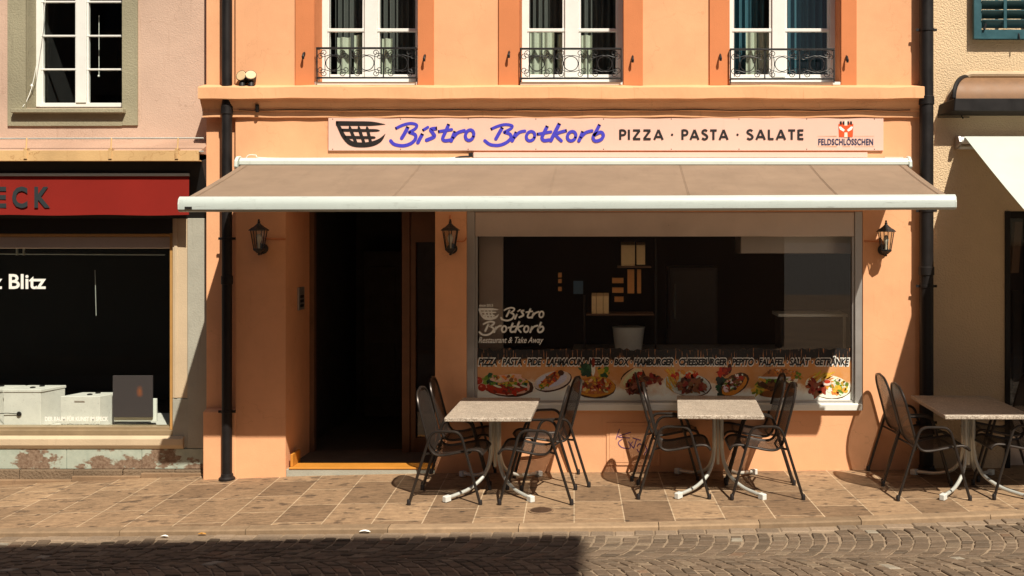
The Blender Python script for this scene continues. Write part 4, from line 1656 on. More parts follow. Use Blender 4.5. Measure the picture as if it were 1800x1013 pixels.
# ------------------------------------------------------------------ tables
def make_table():
    t = thing('bistro_table', 'table', 'table', (0, 0, 0), 'speckled bistro tables on the pavement')
    w, d, h = .375, .56, .745
    m = MB()
    m.box(-w, w, -d, d, h - .034, h)
    m.build('tabletop', M['tabletop'], t, bevel=.006, seg=2)
    for sx in (-1, 1):
        for sy in (-1, 1):
            m = MB()
            p = [(sx * .034, sy * .045, h - .05), (sx * .034, sy * .045, .36), (sx * .05, sy * .066, .24), (sx * .10, sy * .13, .13), (sx * .20, sy * .27, .062), (sx * .30, sy * .40, .04), (sx * .36, sy * .47, .034)]
            m.tube([p[0]] + smooth_path(p[1:], 4), .0168, 10)
            leg = m.build('leg', M['steel'], t, smooth=True)
            f = MB()
            u = Vector((sx * .06, sy * .07, -.006)).normalized()
            v = Vector((-u.y, u.x, 0)).normalized()
            f.obox(Vector((sx * .365, sy * .475, .027)), u * .032, v * .024, Vector((0, 0, .026)))
            f.build('foot_cap', M['cap'], leg, bevel=.005)
    m = MB()
    m.box(-.06, .06, -.075, .075, h - .06, h - .0345)
    m.box(-.28, .28, -.02, .02, h - .05, h - .0347)
    m.tube([(0, 0, h - .06), (0, 0, .20)], .014, 8)
    m.build('column_bracket', M['steel'], t, bevel=.002)
    return t


t0 = make_table()
t0.location = (-1.108, -.64, g(-1.1))
t0['label'] = 'speckled rectangular bistro table standing nearest the dark doorway'
dup(t0, (.9375, -.595, g(.9)), R(-3), 'speckled rectangular bistro table in front of the scribbled wall hatch')
dup(t0, (3.205, -.70, g(3.1)), R(-1), 'speckled rectangular bistro table before the beige roughcast wall')

# ------------------------------------------------------------------ chairs
def make_chair():
    """faces +x; rear feet at x = 0"""
    t = thing('garden_chair', 'chair', 'chair', (0, 0, 0), 'bronze metal garden chairs at the bistro tables')
    hw = .265
    for sy in (-1, 1):
        y = sy * hw
        m = MB()
        m.tube(round_path([(0, y, .012), (.195, y, .636), (.445, y, .636), (.62, y, .012)], .07, 6), .0125, 9)
        sf = m.build('side_frame', M['chair'], t, smooth=True)
        for x, dx in ((0, -.004), (.62, .004)):
            c = MB()
            c.lathe([(.017, 0), (.018, .004), (.017, .04), (.0135, .05)], (x + dx * 0, y, 0), 10)
            c.build('foot_cap', M['ink'], sf, smooth=True)
    prof = smooth_path([(.045, 0, .968), (.062, 0, .90), (.115, 0, .70), (.155, 0, .55), (.18, 0, .47), (.225, 0, .428), (.30, 0, .424), (.42, 0, .446), (.54, 0, .468), (.60, 0, .462), (.632, 0, .43)], 5)
    # arc length
    s = [0]
    for i in range(1, len(prof)):
        s.append(s[-1] + (prof[i] - prof[i - 1]).length)

    def half(i):
        d = s[i]
        r = .16
        w = .222
        if d < r:
            q = 1 - d / r
            return max(.03, w - .14 * (1 - math.sqrt(max(0, 1 - q ** 2.2))) - .0)
        return w
    isplit = min(range(len(s)), key=lambda i: abs(s[i] - .53))

    def panel(i0, i1, name):
        vs, fs, uv = [], [], []
        nn = 6
        for i in range(i0, i1 + 1):
            w = half(i) - .004
            for k in range(nn + 1):
                u = -1 + 2 * k / nn
                bow = .012 * (1 - u * u)
                p = prof[i] + Vector((-bow if s[i] < .45 else 0, u * w, -bow if s[i] > .55 else 0))
                vs.append(p)
                uv.append((u * w + .5, s[i]))
        for i in range(i1 - i0):
            for k in range(nn):
                q = i * (nn + 1) + k
                fs.append((q, q + 1, q + nn + 2, q + nn + 1))
        me = bpy.data.meshes.new(name)
        me.from_pydata([tuple(v) for v in vs], [], fs)
        ul = me.uv_layers.new(name='UVMap')
        for lp in me.loops:
            ul.data[lp.index].uv = uv[lp.vertex_index]
        for q in me.polygons:
            q.use_smooth = True
        me.materials.append(M['mesh'])
        o = bpy.data.objects.new(name, me)
        COL.objects.link(o)
        o.parent = t
    panel(0, isplit, 'backrest')
    panel(isplit, len(prof) - 1, 'seat')
    m = MB()
    L = [prof[i] + Vector((0, half(i), 0)) for i in range(len(prof))]
    Rr = [prof[i] + Vector((0, -half(i), 0)) for i in range(len(prof))]
    m.tube(L[::-1] + [prof[0] + Vector((-.004, 0, .012))] + Rr, .0115, 8)
    m.tube([L[-1], Rr[-1]], .0115, 8)
    m.build('seat_frame', M['chair'], t, smooth=True)
    m = MB()
    m.tube([(.14, -hw, .44), (.20, -.1, .418), (.20, .1, .418), (.14, hw, .44)], .010, 8)
    m.tube([(.50, -hw, .435), (.52, -.1, .440), (.52, .1, .440), (.50, hw, .435)], .010, 8)
    m.build('cross_bar', M['chair'], t, smooth=True)
    return t


ch = make_chair()


def near_foot(px, py, left):
    """chair whose near rear foot stands at this photo point"""
    Y = -.5
    for _ in range(12):
        z = g(X(px, Y))
        k = (H - z) * S / (py - PY0)
        Y = DW * (k - 1)
    x = X(px, Y)
    return (x, Y + .265, g(x))


CH = [(720.5, 888, 0, 'bronze metal chair in front at the left side of the table nearest the doorway'),
      (742, 856, 0, 'bronze metal chair against the wall at the left side of the table nearest the doorway'),
      (1006, 888, 1, 'bronze metal chair in front at the right side of the table nearest the doorway'),
      (1024, 857, 1, 'bronze metal chair against the wall at the right side of the table nearest the doorway'),
      (1123, 878, 0, 'bronze metal chair in front of the scribbled hatch, left side of the middle table'),
      (1110, 846, 0, 'bronze metal chair nearest the scribbled hatch, behind the front one at the middle table'),
      (1413, 879, 1, 'bronze metal chair in front at the right side of the middle table'),
      (1393, 849, 1, 'bronze metal chair nearest the shop window at the right side of the middle table'),
      (1579, 881, 0, 'bronze metal chair in front at the left side of the table before the beige wall'),
      (1551, 851, 0, 'bronze metal chair near the right downpipe, behind the front one before the beige wall'),
      (1873, 878, 1, 'bronze metal chair with only its legs in view at the right picture edge'),
      (1841, 848, 1, 'bronze metal chair by the beige wall, its rounded backrest cut by the right picture edge')]
for i, (px, py, side, lab) in enumerate(CH):
    p = near_foot(px, py, side == 0)
    rz = (math.pi if side else 0) + R(random.uniform(-2.5, 2.5)) + (R(15) if i == 3 else 0)
    if i == 0:
        ch.location, ch.rotation_euler, ch['label'] = p, (0, 0, rz), lab
    else:
        dup(ch, p, rz, lab)

# ------------------------------------------------------------------ drain cover and litter
def gpt(px, py, dz=0):
    Y = -.5
    for _ in range(12):
        z = g(X(px, Y)) + dz
        Y = DW * ((H - z) * S / (py - PY0) - 1)
    return Vector((X(px, Y), Y, g(X(px, Y)) + dz))


c = gpt(951, 898)
dr = thing('drain_cover', 'small round iron drain cover set in the pavement slabs', 'drain cover', c)
M['rust'] = paint('rusty_iron', (.10, .055, .032), .6, .3, .4, .3, 20)
m = MB()
m.lathe([(.108, .001), (.108, .006), (.092, .0065), (.092, .004)], c, 28)
m.build('rim', M['kerb'], dr)
m = MB()
m.lathe([(.091, .0042), (.088, .007)], c, 28)
for k in range(-3, 4):
    w = math.sqrt(max(0, .078 ** 2 - (k * .024) ** 2))
    m.box(c.x - w, c.x + w, c.y + k * .024 - .006, c.y + k * .024 + .006, c.z + .0071, c.z + .011)
m.build('grate', M['rust'], dr)


def leafy(name, label, cat, px, py, r, mat, dz):
    p = gpt(px, py, dz)
    m = MB()
    pts = []
    n = 9
    for k in range(n):
        a = 2 * math.pi * k / n
        q = r * (1 + .35 * math.cos(2 * a) + random.uniform(-.12, .12))
        pts.append(p + Vector((q * math.cos(a), q * math.sin(a) * .8, .008 + .012 * abs(math.sin(a)) * r / .03)))
    top = p + Vector((0, 0, .004))
    for k in range(n):
        m.poly([top, pts[k], pts[(k + 1) % n]])
    o = m.build(name, mat)
    tag(o, label, cat)


M['leaf'] = flat('yellow_leaf', (.5, .24, .04), .6)
leafy('fallen_leaf', 'small yellow leaf lying by the kerb at the edge of the road', 'leaf', 355, 941, .026, M['leaf'], ROADZ + .004)
leafy('paper_scrap', 'crumpled white paper scrap lying by the kerb', 'litter', 289, 945, .024, M['vinyl'], ROADZ + .004)
leafy('flat_paper', 'flat white paper scrap lying in the gutter below the drain cover', 'litter', 641, 937, .034, M['vinyl'], ROADZ + .004)

# ------------------------------------------------------------------ left neighbour
YN = .24
lb = thing('corner_shop_building', 'pink rendered house with a dark display window left of the bistro', 'building', (0, 0, 0))
NX0, NX1 = X(-900, YN), XL
zs0 = Z(757, YN)
LW_ = (X(47, YN), X(216, YN), Z(190, YN), 6.2)
LS = (X(-700, YN), X(305, YN), zs0, Z(384, YN))
mb = MB()
wall_sheet(mb, NX0, NX1, Z(384, YN), 9.5, [LW_ + (.30,), (X(-470, YN), X(-280, YN), Z(190, YN), 6.2, .2)], YN, .3)
mb.poly([(NX0, YN, -.5), (NX0, 9, -.5), (NX0, 9, 9.5), (NX0, YN, 9.5)])
mb.poly([(NX0, YN, 9.5), (NX1, YN, 9.5), (NX1, 9, 9.5), (NX0, 9, 9.5)])
mb.poly([(NX0, 9, -.5), (NX1, 9, -.5), (NX1, 9, 9.5), (NX0, 9, 9.5)])
mb.build('wall', M['pink'], lb)
# stone pier right of the display window
mb = MB()
mb.box(X(330, YN), NX1 - .002, YN - .01, YN + .3, Z(788, YN), Z(384, YN))
mb.build('pier', M['greystone'], lb, bevel=.004)
mb = MB()
mb.box(X(303, YN), X(330, YN), YN + .004, YN + .3, Z(700, YN), Z(384, YN))
mb.box(X(306, YN), X(312, YN), YN - .006, YN + .004, Z(700, YN), Z(384, YN))
mb.build('pilaster', M['pierstone'], lb, bevel=.004)
mb = MB()
mb.box(X(303, YN), X(330, YN), YN + .002, YN + .3, Z(788, YN), Z(701, YN))
mb.build('pilaster_base', M['greystone'], lb, bevel=.004)
# plinth courses
mb = MB()
cuts = [-900, -420, -180, -30, 118, 250, 358]
for i in range(len(cuts) - 1):
    mb.box(X(cuts[i], YN) + .002, X(cuts[i + 1], YN) - .002, YN - .012, YN + .2, Z(824, YN), Z(789, YN))
mb.build('plinth', M['peel'], lb, bevel=.003)
mb = MB()
x = NX0
while x < NX1 - .05:
    L = min(random.uniform(.35, .7), NX1 - x)
    mb.box(x + .003, x + L - .003, YN - .03 - random.uniform(0, .012), YN + .2, -.5, Z(824, YN) - .002 + random.uniform(-.006, 0))
    x += L
mb.build('foundation_stones', plaster('dirty_stone', (.19, .135, .088), .35, 40, .8, (.05, .04, .03), .8, grain=.02), lb, bevel=.008)
mb = MB()
x = NX0
while x < NX1 - .05:
    L = min(random.uniform(.6, 1.0), NX1 - x)
    mb.box(x, x + L - .004, YN - .075, YN - .02, -.5, g(x + L / 2) + .035)
    x += L
mb.build('footing', M['kerb'], lb, bevel=.006)
# shop window of the neighbour
nw = thing('display_window', '', '', (0, 0, 0))
del nw['label'], nw['category']
nw.parent = lb
mb = MB()
mb.prism([(YN - .045, Z(783, YN - .045)), (YN - .045, Z(772, YN - .045)), (YN + .01, Z(766, YN)), (YN + .01, Z(788.5, YN)), (YN - .02, Z(788.5, YN))], 'x', NX0, X(324, YN))
mb.build('sill', M['pierstone'], nw, bevel=.003)
YG2 = YN + .12
mb = MB()
mb.box(LS[0], X(305, YN), YN + .02, YG2 + .05, Z(770, YN), Z(757, YN))
mb.box(LS[0], X(303, YN), YN + .05, YG2 + .05, Z(760, YN), Z(752, YN))
mb.build('bottom_rail', paint('bronze_trim', (.40, .30, .18), .4, .1, .3, .4), nw, bevel=.004)
mb = MB()
mb.box(X(296, YN), X(303.5, YN), YN + .03, YG2 + .05, Z(757, YN), Z(384, YN))
mb.box(LS[0], X(296, YN), YN + .03, YG2 + .04, Z(416, YN), Z(411, YN))
mb.build('frame', paint('ochre_trim', (.46, .25, .08), .45, .1, .2), nw, bevel=.003)
mb = MB()
mb.box(LS[0], X(296, YN), YN + .05, YG2 + .03, Z(437, YN), Z(417, YN))
mb.build('top_panel', M['taupe'], nw, bevel=.004)
mb = MB()
mb.box(LS[0], X(330, YN), YN + .02, YN + .28, Z(410, YN), Z(384, YN))
mb.build('lintel', M['dark'], nw)
gl = MB()
gl.poly([(LS[0], YG2, Z(757, YN)), (X(298, YN), YG2, Z(757, YN)), (X(298, YN), YG2, Z(416, YN)), (LS[0], YG2, Z(416, YN))])
gl.build('pane', M['glass'], nw)
rm = MB()
zfl = Z(757, YN) - .0
room(rm, LS[0] - .1, XL - .02, zfl - .03, Z(384, YN), YN + .302, 2.4)
rm.build('interior', M['dark'], nw)
fl = MB()
fl.poly([(LS[0], YG2 + .05, zfl + .002), (X(303, YN), YG2 + .05, zfl + .002), (X(303, YN), 1.25, zfl + .002), (LS[0], 1.25, zfl + .002)])
fl.build('display_floor', M['boxwhite'], nw)
tr = MB()
tr.tube([at(-300, 445, .5), at(290, 448, .5)], .006, 6)
for px in (30, 42):
    tr.tube([at(px, 436, .5), at(px, 449, .5)], .012, 8)
tr.tube([at(167, 475, .55), at(169, 555, .55)], .004, 6)
tr.build('curtain_track', M['steel'], nw)
# lettering on the neighbour's pane
nl = thing('pane_lettering', 'white bold words on the dark display pane of the pink house', 'lettering', (X(40, YG2), YG2 - .004, Z(508, YG2)))
text_part('z Blitz', M['vinyl'], nl, 'large_words', -14, 81, 482, 508.5, YG2 - .004, .022)
text_part('DER RAUM F\u00dcR KUNST IM SPECK', M['vinyl'], nl, 'small_words', 79, 190, 731, 740.5, YG2 - .004, .03)

# things on display
def display_box(label, px0, px1, pyt, pyb, Y, depth, lid):
    x0, x1 = X(px0, Y), X(px1, Y)
    z1 = Z(pyt, Y)
    z0 = zfl + .003
    t = thing('display_box', label, 'box', ((x0 + x1) / 2, Y + depth / 2, z0), 'white boxes in the display window')
    m = MB()
    # the boxes stand turned, so the right flank shows
    sk = depth * .32
    m.add([(x0, Y, z0), (x1, Y + .0, z0), (x1 + sk, Y + depth, z0), (x0 + sk, Y + depth, z0), (x0, Y, z1), (x1, Y, z1), (x1 + sk, Y + depth, z1), (x0 + sk, Y + depth, z1)], [(0, 3, 2, 1), (4, 5, 6, 7), (0, 1, 5, 4), (1, 2, 6, 5), (2, 3, 7, 6), (3, 0, 4, 7)])
    m.build('body', M['boxwhite'], t, bevel=.004)
    if lid:
        l_ = MB()
        e = .008
        l_.add([(x0 - e, Y - e, z1 + .001), (x1 + e, Y - e, z1 + .001), (x1 + sk + e, Y + depth + e, z1 + .001), (x0 + sk - e, Y + depth + e, z1 + .001), (x0 - e, Y - e, z1 + .03), (x1 + e, Y - e, z1 + .03), (x1 + sk + e, Y + depth + e, z1 + .03), (x0 + sk - e, Y + depth + e, z1 + .03)], [(0, 3, 2, 1), (4, 5, 6, 7), (0, 1, 5, 4), (1, 2, 6, 5), (2, 3, 7, 6), (3, 0, 4, 7)])
        l_.build('lid', M['boxwhite'], t, bevel=.004)
        z1 += .03
    for q in (.35, .72):
        k = MB()
        cx, cy = x0 + (x1 - x0) * .55 + sk * q, Y + depth * q
        k.lathe([(.026, z1 + .001), (.026, z1 + .01), (.012, z1 + .014)], (cx, cy, 0), 12)
        k.build('knob', M['ink'], t)
    if not lid:
        k = MB()
        k.box(x0 + (x1 - x0) * .36, x0 + (x1 - x0) * .62, Y - .003, Y + .0, z1 - .06, z1 - .045)
        k.build('slot', M['taupe'], t)
    else:
        k = MB()
        p = Vector((x0 + (x1 - x0) * .44, Y, z0 + .13))
        k.lathe([(.022, -.02), (.026, -.012), (.02, 0)], p, 12, axis='y')
        k.tube([p + Vector((0, -.012, 0)), p + Vector((-.12, -.02, .01)), p + Vector((-.2, -.02, .005))], .004, 6)
        k.build('handle', M['ink'], t)
    return t


display_box('large white lidded box in the display window of the pink house', 6, 71, 690, 754, .44, .30, True)
display_box('lower white box with a slot, right of the lidded one in the display window', 106, 175, 697, 756, .42, .28, False)
display_box('white box cut off by the left picture edge in the display window', -66, -2, 690, 752, .46, .30, True)


def poster_mat():
    m, n, l, b = nodes('dim_art_print')
    v = coords(n, l, (1, 1, 1), 'Generated')
    mp = n.new('ShaderNodeVectorMath')
    mp.operation = 'DISTANCE'
    mp.inputs[1].default_value = (.68, .5, .62)
    sc = n.new('ShaderNodeVectorMath')
    sc.operation = 'MULTIPLY'
    sc.inputs[1].default_value = (1.9, 0, 1)
    l.new(v, sc.inputs[0])
    mp.inputs[1].default_value = (.68 * 1.9, 0, .62)
    l.new(sc.outputs[0], mp.inputs[0])
    nz = noise(n, l, v, 8, 5, .7)
    ad = n.new('ShaderNodeMath')
    ad.operation = 'MULTIPLY_ADD'
    ad.inputs[1].default_value = .25
    l.new(nz, ad.inputs[0])
    l.new(mp.outputs['Value'], ad.inputs[2])
    c = mix(n, l, ramp(n, l, ad.outputs[0], [(.14, 1.0), (.30, 0.0)]), (.065, .052, .054), (.30, .09, .035))
    l.new(c, b.inputs['Base Color'])
    b.inputs['Roughness'].default_value = .4
    return m


M['poster'] = poster_mat()
po = MB()
po.pbox(198, 268, 660.5, 734, .40, .42)
tag(po.build('art_print', M['poster'], bevel=.003), 'dim mauve art print leaning upright in the display window', 'picture')
wf = MB()
wf.pbox(200, 275, 701, 741, .43, .455)
tag(wf.build('white_board', M['vinyl'], bevel=.002), 'white board showing as a corner behind the mauve art print', 'board')

# window of the neighbour's upper floor
nwin = thing('window', '', '', (0, 0, 0))
del nwin['label'], nwin['category']
nwin.parent = lb
a, b, c0, d0 = LW_
mb = MB()
Yo = YN - .02
mb.box(X(15, YN), a, Yo, YN + .002, Z(222, YN), 6.4)
mb.box(b, X(243, YN), Yo, YN + .002, Z(221, YN), 6.4)
mb.box(a, b, Yo, YN + .002, Z(222, YN), Z(191, YN))
mb.box(a, b, Yo, YN + .002, 6.2, 6.4)
mb.box(a, a + .004, YN, YN + .17, c0, d0)
mb.box(b - .004, b, YN, YN + .17, c0, d0)
mb.build('surround', M['stone'], nwin, bevel=.006)
mb = MB()
mb.prism([(YN - .085, Z(200, YN)), (YN - .085, Z(193, YN)), (YN + .16, Z(188, YN)), (YN + .16, Z(200, YN))], 'x', X(27, YN), X(223, YN))
mb.build('sill', M['stone'], nwin, bevel=.005)
mb = MB()
Yq = YN + .16
xa, xb = a + .004, b - .004
mb.box(xa, xa + .05, Yq, Yq + .06, Z(188, Yq), d0)
mb.box(xb - .03, xb, Yq, Yq + .06, Z(188, Yq), d0)
mb.box(xa + .05, xb - .03, Yq, Yq + .06, Z(188, Yq), Z(181, Yq))
mid0, mid1 = X(134, Yq), X(152, Yq)
mb.box(mid0, mid1, Yq - .012, Yq + .05, Z(181, Yq), d0)
for py in (122, 63, 3, -60, -120):
    mb.box(xa + .05, mid0, Yq + .006, Yq + .045, Z(py + 1.6, Yq), Z(py - 1.6, Yq))
    mb.box(mid1, xb - .03, Yq + .006, Yq + .045, Z(py + 1.6, Yq), Z(py - 1.6, Yq))
for q in (xa + .05, mid0 - .016, mid1, xb - .046):
    mb.box(q, q + .016, Yq + .009, Yq + .05, Z(181, Yq), d0)
mb.build('frame', M['white'], nwin, bevel=.003)
for u, v in ((xa + .05, mid0), (mid1, xb - .03)):
    gl = MB()
    gl.poly([(u, Yq + .03, Z(182, Yq)), (v, Yq + .03, Z(182, Yq)), (v, Yq + .03, d0), (u, Yq + .03, d0)])
    gl.build('pane', M['glass'], nwin)
rm = MB()
room(rm, a - .4, b + .4, c0 - .3, 6.6, YN + .302, 3)
rm.build('interior', M['dark'], nwin)
mb = MB()
mb.tube([at(174, 28, YN + .3), at(174, 132, YN + .3)], .003, 5)
mb.lathe([(.008, -.02), (.012, -.01), (.005, .0)], at(173.5, 132, YN + .3), 8)
mb.tube(smooth_path([at(80, 0, YN + .1), at(70, 80, YN + .09), at(58, 145, YN + .05), at(48, 175, YN - .0), at(40, 188, YN - .03)], 5), .003, 5)
mb.lathe([(.008, -.02), (.014, -.008), (.006, .012)], at(56, 150, YN + .05), 8)
mb.build('pull_cord', M['vinyl'], nwin, smooth=True)
# roof strip and snow rail above the shop
mb = MB()
Ye = YN - .34
mb.prism([(YN + .0, Z(247, YN)), (Ye, Z(266, Ye)), (Ye + .005, Z(270, Ye)), (YN + .0, Z(275, YN))], 'x', NX0, XL + .0)
mb.build('canopy_roof', plaster('dirty_pink_render', (.45, .29, .21), .2, 60, .5, (.16, .09, .06), .7, grain=.012), lb, bevel=.003)
mb = MB()
mb.prism([(Ye + .004, Z(265, Ye)), (Ye - .02, Z(265, Ye)), (Ye - .02, Z(283.5, Ye)), (Ye + .06, Z(283.5, Ye)), (Ye + .06, Z(281.5, Ye)), (Ye + .004, Z(281.5, Ye))], 'x', NX0, XL - .004)
mb.build('edge_sheet', M['brass'], lb, bevel=.002)
mb = MB()
mb.tube([at(-900, 246, Ye + .02), at(358, 243, Ye + .02)], .0075, 8)
mb.tube([at(-900, 265, Ye + .0), at(358, 266.5, Ye)], .0075, 8)
mb.build('snow_rail', M['steel'], lb, smooth=True)
for px in (-290, -100, 47, 196, 313):
    mb = MB()
    q = at(px, 243, Ye + .01)
    mb.tube([q, at(px - 1, 263, Ye - .005)], .008, 6)
    r_ = at(px - 3, 262, Ye - .03)
    mb.box(r_.x - .016, r_.x + .016, Ye - .03, Ye - .021, Z(280, Ye), Z(262, Ye))
    mb.box(r_.x - .016, r_.x + .016, Ye - .03, Ye + .03, Z(263, Ye), Z(261.5, Ye))
    mb.build('rail_bracket', M['brass'], lb, bevel=.002)
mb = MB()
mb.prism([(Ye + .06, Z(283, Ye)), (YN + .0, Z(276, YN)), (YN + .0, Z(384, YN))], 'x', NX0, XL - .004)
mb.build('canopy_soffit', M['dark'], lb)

# red valance of the neighbour
ra = thing('shop_awning', 'rolled-up shop awning with hanging red valance on the pink house', 'awning', (X(100, .0), 0, Z(345)))
Yv = .03
mb = MB()
x1 = X(334, Yv)
mb.prism([(.16, Z(284)), (.13, Z(285)), (.05, Z(304)), (.16, Z(309))], 'x', NX0 + .5, x1)
mb.build('cassette', paint('slate_blue_metal', (.10, .13, .155), .4, .1, .1, .2, 3), ra, bevel=.004)
mb = MB()
mb.box(NX0 + .5, x1, Yv - .035, Yv + .02, Z(310, Yv), Z(305, Yv))
mb.build('front_bar', M['alu'], ra, bevel=.003)
mb = MB()
nx, nz = 90, 8
gr = []
for j in range(nz + 1):
    row = []
    for i in range(nx + 1):
        t, s_ = j / nz, i / nx
        xx = NX0 + .5 + (x1 - NX0 - .5) * s_
        yy = Yv - .02 + t * (.006 * math.sin(s_ * 60) + .004 * math.sin(s_ * 23 + 1))
        zz = Z(310, Yv) + (Z(378.5, Yv) - Z(310, Yv)) * t + t * .004 * math.sin(s_ * 45)
        row.append((xx, yy, zz))
    gr.append(row)
for j in range(nz):
    for i in range(nx):
        mb.poly([gr[j][i], gr[j][i + 1], gr[j + 1][i + 1], gr[j + 1][i]])
val = mb.build('valance', M['red'], ra, smooth=True)
text_part('SPECK', M['greyletter'], val, 'lettering', -67, 88, 328, 366, Yv - .031, .035, spacing=1.5)

# ------------------------------------------------------------------ right neighbour
YR = .05
rb = thing('roughcast_building', 'beige roughcast house with blue shutter and brown canopy right of the bistro', 'building', (0, 0, 0))
RX0, RX1 = XR + .001, X(2700, YR)
DR = (X(1766, YR), X(1960, YR), -.3, 2.55)
WR = (X(1830, YR), X(2010, YR), Z(70, YR), 6.2)
mb = MB()
wall_sheet(mb, RX0, RX1, -.4, 9.5, [DR + (.3,), WR + (.25,)], YR, .3)
mb.poly([(RX1, YR, -.4), (RX1, 9, -.4), (RX1, 9, 9.5), (RX1, YR, 9.5)])
mb.poly([(RX0, YR, 9.5), (RX1, YR, 9.5), (RX1, 9, 9.5), (RX0, 9, 9.5)])
mb.poly([(RX0, 9, -.4), (RX1, 9, -.4), (RX1, 9, 9.5), (RX0, 9, 9.5)])
mb.build('wall', M['rough'], rb)
sh = MB()
Yh = YR - .085
sx0, sx1, sz0, sz1 = X(1712, Yh), X(1822, Yh), Z(68.5, Yh), 6.1
sh.box(sx0, sx0 + .075, Yh, Yh + .045, sz0, sz1)
sh.box(sx1 - .075, sx1, Yh, Yh + .045, sz0, sz1)
sh.box(sx0 + .075, sx1 - .075, Yh, Yh + .045, sz0, sz0 + .09)
sh.box(sx0 + .075, sx1 - .075, Yh, Yh + .045, 5.2, 5.3)
sh.box((sx0 + sx1) / 2 - .02, (sx0 + sx1) / 2 + .012, Yh - .014, Yh - .001, sz0 + .1, sz1 - .1)
z = sz0 + .10
while z < sz1 - .1:
    sh.obox(((sx0 + sx1) / 2, Yh + .022, z + .05), ((sx1 - sx0) / 2 - .075, 0, 0), (0, .035, -.035), (0, .004, .004))
    z += .093
sh.build('shutter', M['teal'], rb, bevel=.003)
hg = MB()
q = at(1792, 66, Yh - .02)
hg.tube([q + Vector((0, .02, .04)), q, q + Vector((0, 0, -.02))], .008, 8)
hg.tube([at(1733, 42, Yh - .012), at(1730, 52, Yh - .012)], .012, 8)
hg.build('shutter_hook', M['black'], rb, smooth=True)
# barrel-shaped canopy
can = MB()
Yc0 = YR - .24
xc0 = X(1647, YR)
xc1 = RX1
ztop, zfr = Z(137, YR), Z(173.5, Yc0)
prof = []
for k in range(11):
    a = R(90 * k / 10)
    prof.append((YR - .225 * math.sin(a), zfr + (ztop - zfr) * math.cos(a)))
# left end rounded like a hip
n = 8
vs, fs = [], []
for i in range(n + 1):
    t = i / n
    shrink = math.sin(t * math.pi / 2)
    for (y, z) in prof:
        xx = xc0 + .05 + .23 * (z - zfr) / (ztop - zfr) * (1 - 0) if i == 0 else None
        if i == 0:
            vs.append((xc0 + .10 + .20 * (1 - math.sqrt(max(0, 1 - ((z - zfr) / (ztop - zfr)) ** 2))), y, z))
        else:
            vs.append((xc0 + .30 + (xc1 - xc0 - .30) * (i - 1) / (n - 1), y, z))
m_ = len(prof)
for i in range(n):
    for k in range(m_ - 1):
        fs.append((i * m_ + k, i * m_ + k + 1, (i + 1) * m_ + k + 1, (i + 1) * m_ + k))
can.add(vs, fs)
can.poly([vs[k] for k in range(m_)] + [(vs[0][0], YR, zfr)])
cano = can.build('canopy_roof', M['hood'], rb, smooth=True)
tr = MB()
tr.tube([Vector(v) + Vector((-.008, -.004, .006)) for v in vs[:m_]], .022, 8)
for i in range(2, n, 1):
    tr.tube([Vector(v) + Vector((0, -.001, .001)) for v in vs[i * m_:(i + 1) * m_]], .004, 5)
tr.build('roof_trim', M['pipe'], cano, smooth=True)
fa = MB()
xf0 = X(1679, Yc0)
fa.add([(xc0 + .02, YR, Z(184, YR)), (xf0, Yc0, Z(173, Yc0)), (xc1, Yc0, Z(173, Yc0)), (xc1, YR, Z(182, YR)), (xc0, YR, Z(204, YR)), (xf0 - .01, Yc0, Z(195, Yc0)), (xc1, Yc0, Z(195, Yc0)), (xc1, YR, Z(204, YR))], [(0, 1, 2, 3), (4, 7, 6, 5), (0, 4, 5, 1), (1, 5, 6, 2), (2, 6, 7, 3), (3, 7, 4, 0)])
fa.build('canopy_fascia', M['pipe'], rb, bevel=.006)
fz = MB()
fz.tube([at(1648, 206, YR - .03), at(1704, 206, YR - .03)], .006, 6)
fz.tube([at(1690, 203, YR - .03), at(1693, 209, YR - .03)], .006, 6)
fz.build('cable', M['pipe'], rb, smooth=True)
# pale moulding round the canopy
ml = MB()
pts = [at(1665, 188, YR), at(1668, 172, YR), at(1680, 150, YR), at(1700, 133, YR), at(1715, 131, YR), at(2400, 131, YR)]
ml.tube(smooth_path(pts[:5], 5) + [pts[5]], .03, 8)
ml.build('canopy_moulding', M['pierstone'], rb, smooth=True)
# door of the right house
dr_ = thing('entrance', '', '', (0, 0, 0))
del dr_['label'], dr_['category']
dr_.parent = rb
fr = MB()
Yd = YR + .10
fr.box(DR[0], DR[0] + .05, YR - .02, Yd + .05, 0, 2.55)
fr.box(DR[0] + .05, DR[1], Yd, Yd + .05, 2.48, 2.55)
fr.box(DR[0] + .24, DR[0] + .29, Yd, Yd + .05, 0, 2.48)
fr.build('frame', M['pipe'], dr_, bevel=.004)
fr = MB()
fr.box(DR[0] + .05, DR[0] + .24, Yd + .01, Yd + .04, 0.02, .62)
fr.build('kick_panel', M['taupe'], dr_, bevel=.004)
gl = MB()
gl.poly([(DR[0] + .05, Yd + .025, .62), (DR[1], Yd + .025, .62), (DR[1], Yd + .025, 2.48), (DR[0] + .05, Yd + .025, 2.48)])
gl.build('pane', M['shopglass'], dr_)
rm = MB()
room(rm, DR[0] - .2, DR[1] + .4, -.05, 2.7, YR + .305, 3)
rm.build('interior', M['dim'], dr_)
bd = thing('board_stand', 'tall narrow wooden notice board leaning inside the entrance of the beige house', 'board', at(1784, 690, .5))
m = MB()
m.obox(at(1785, 435, .45), (.05, .03, 0), (-.01, .016, 0), (.02, 0, .26))
m.build('panel', M['wood'], bd, bevel=.003)
m = MB()
m.obox(at(1785, 600, .47), (.05, .03, 0), (-.01, .016, 0), (0, 0, .52))
m.build('post', M['pipe'], bd, bevel=.003)

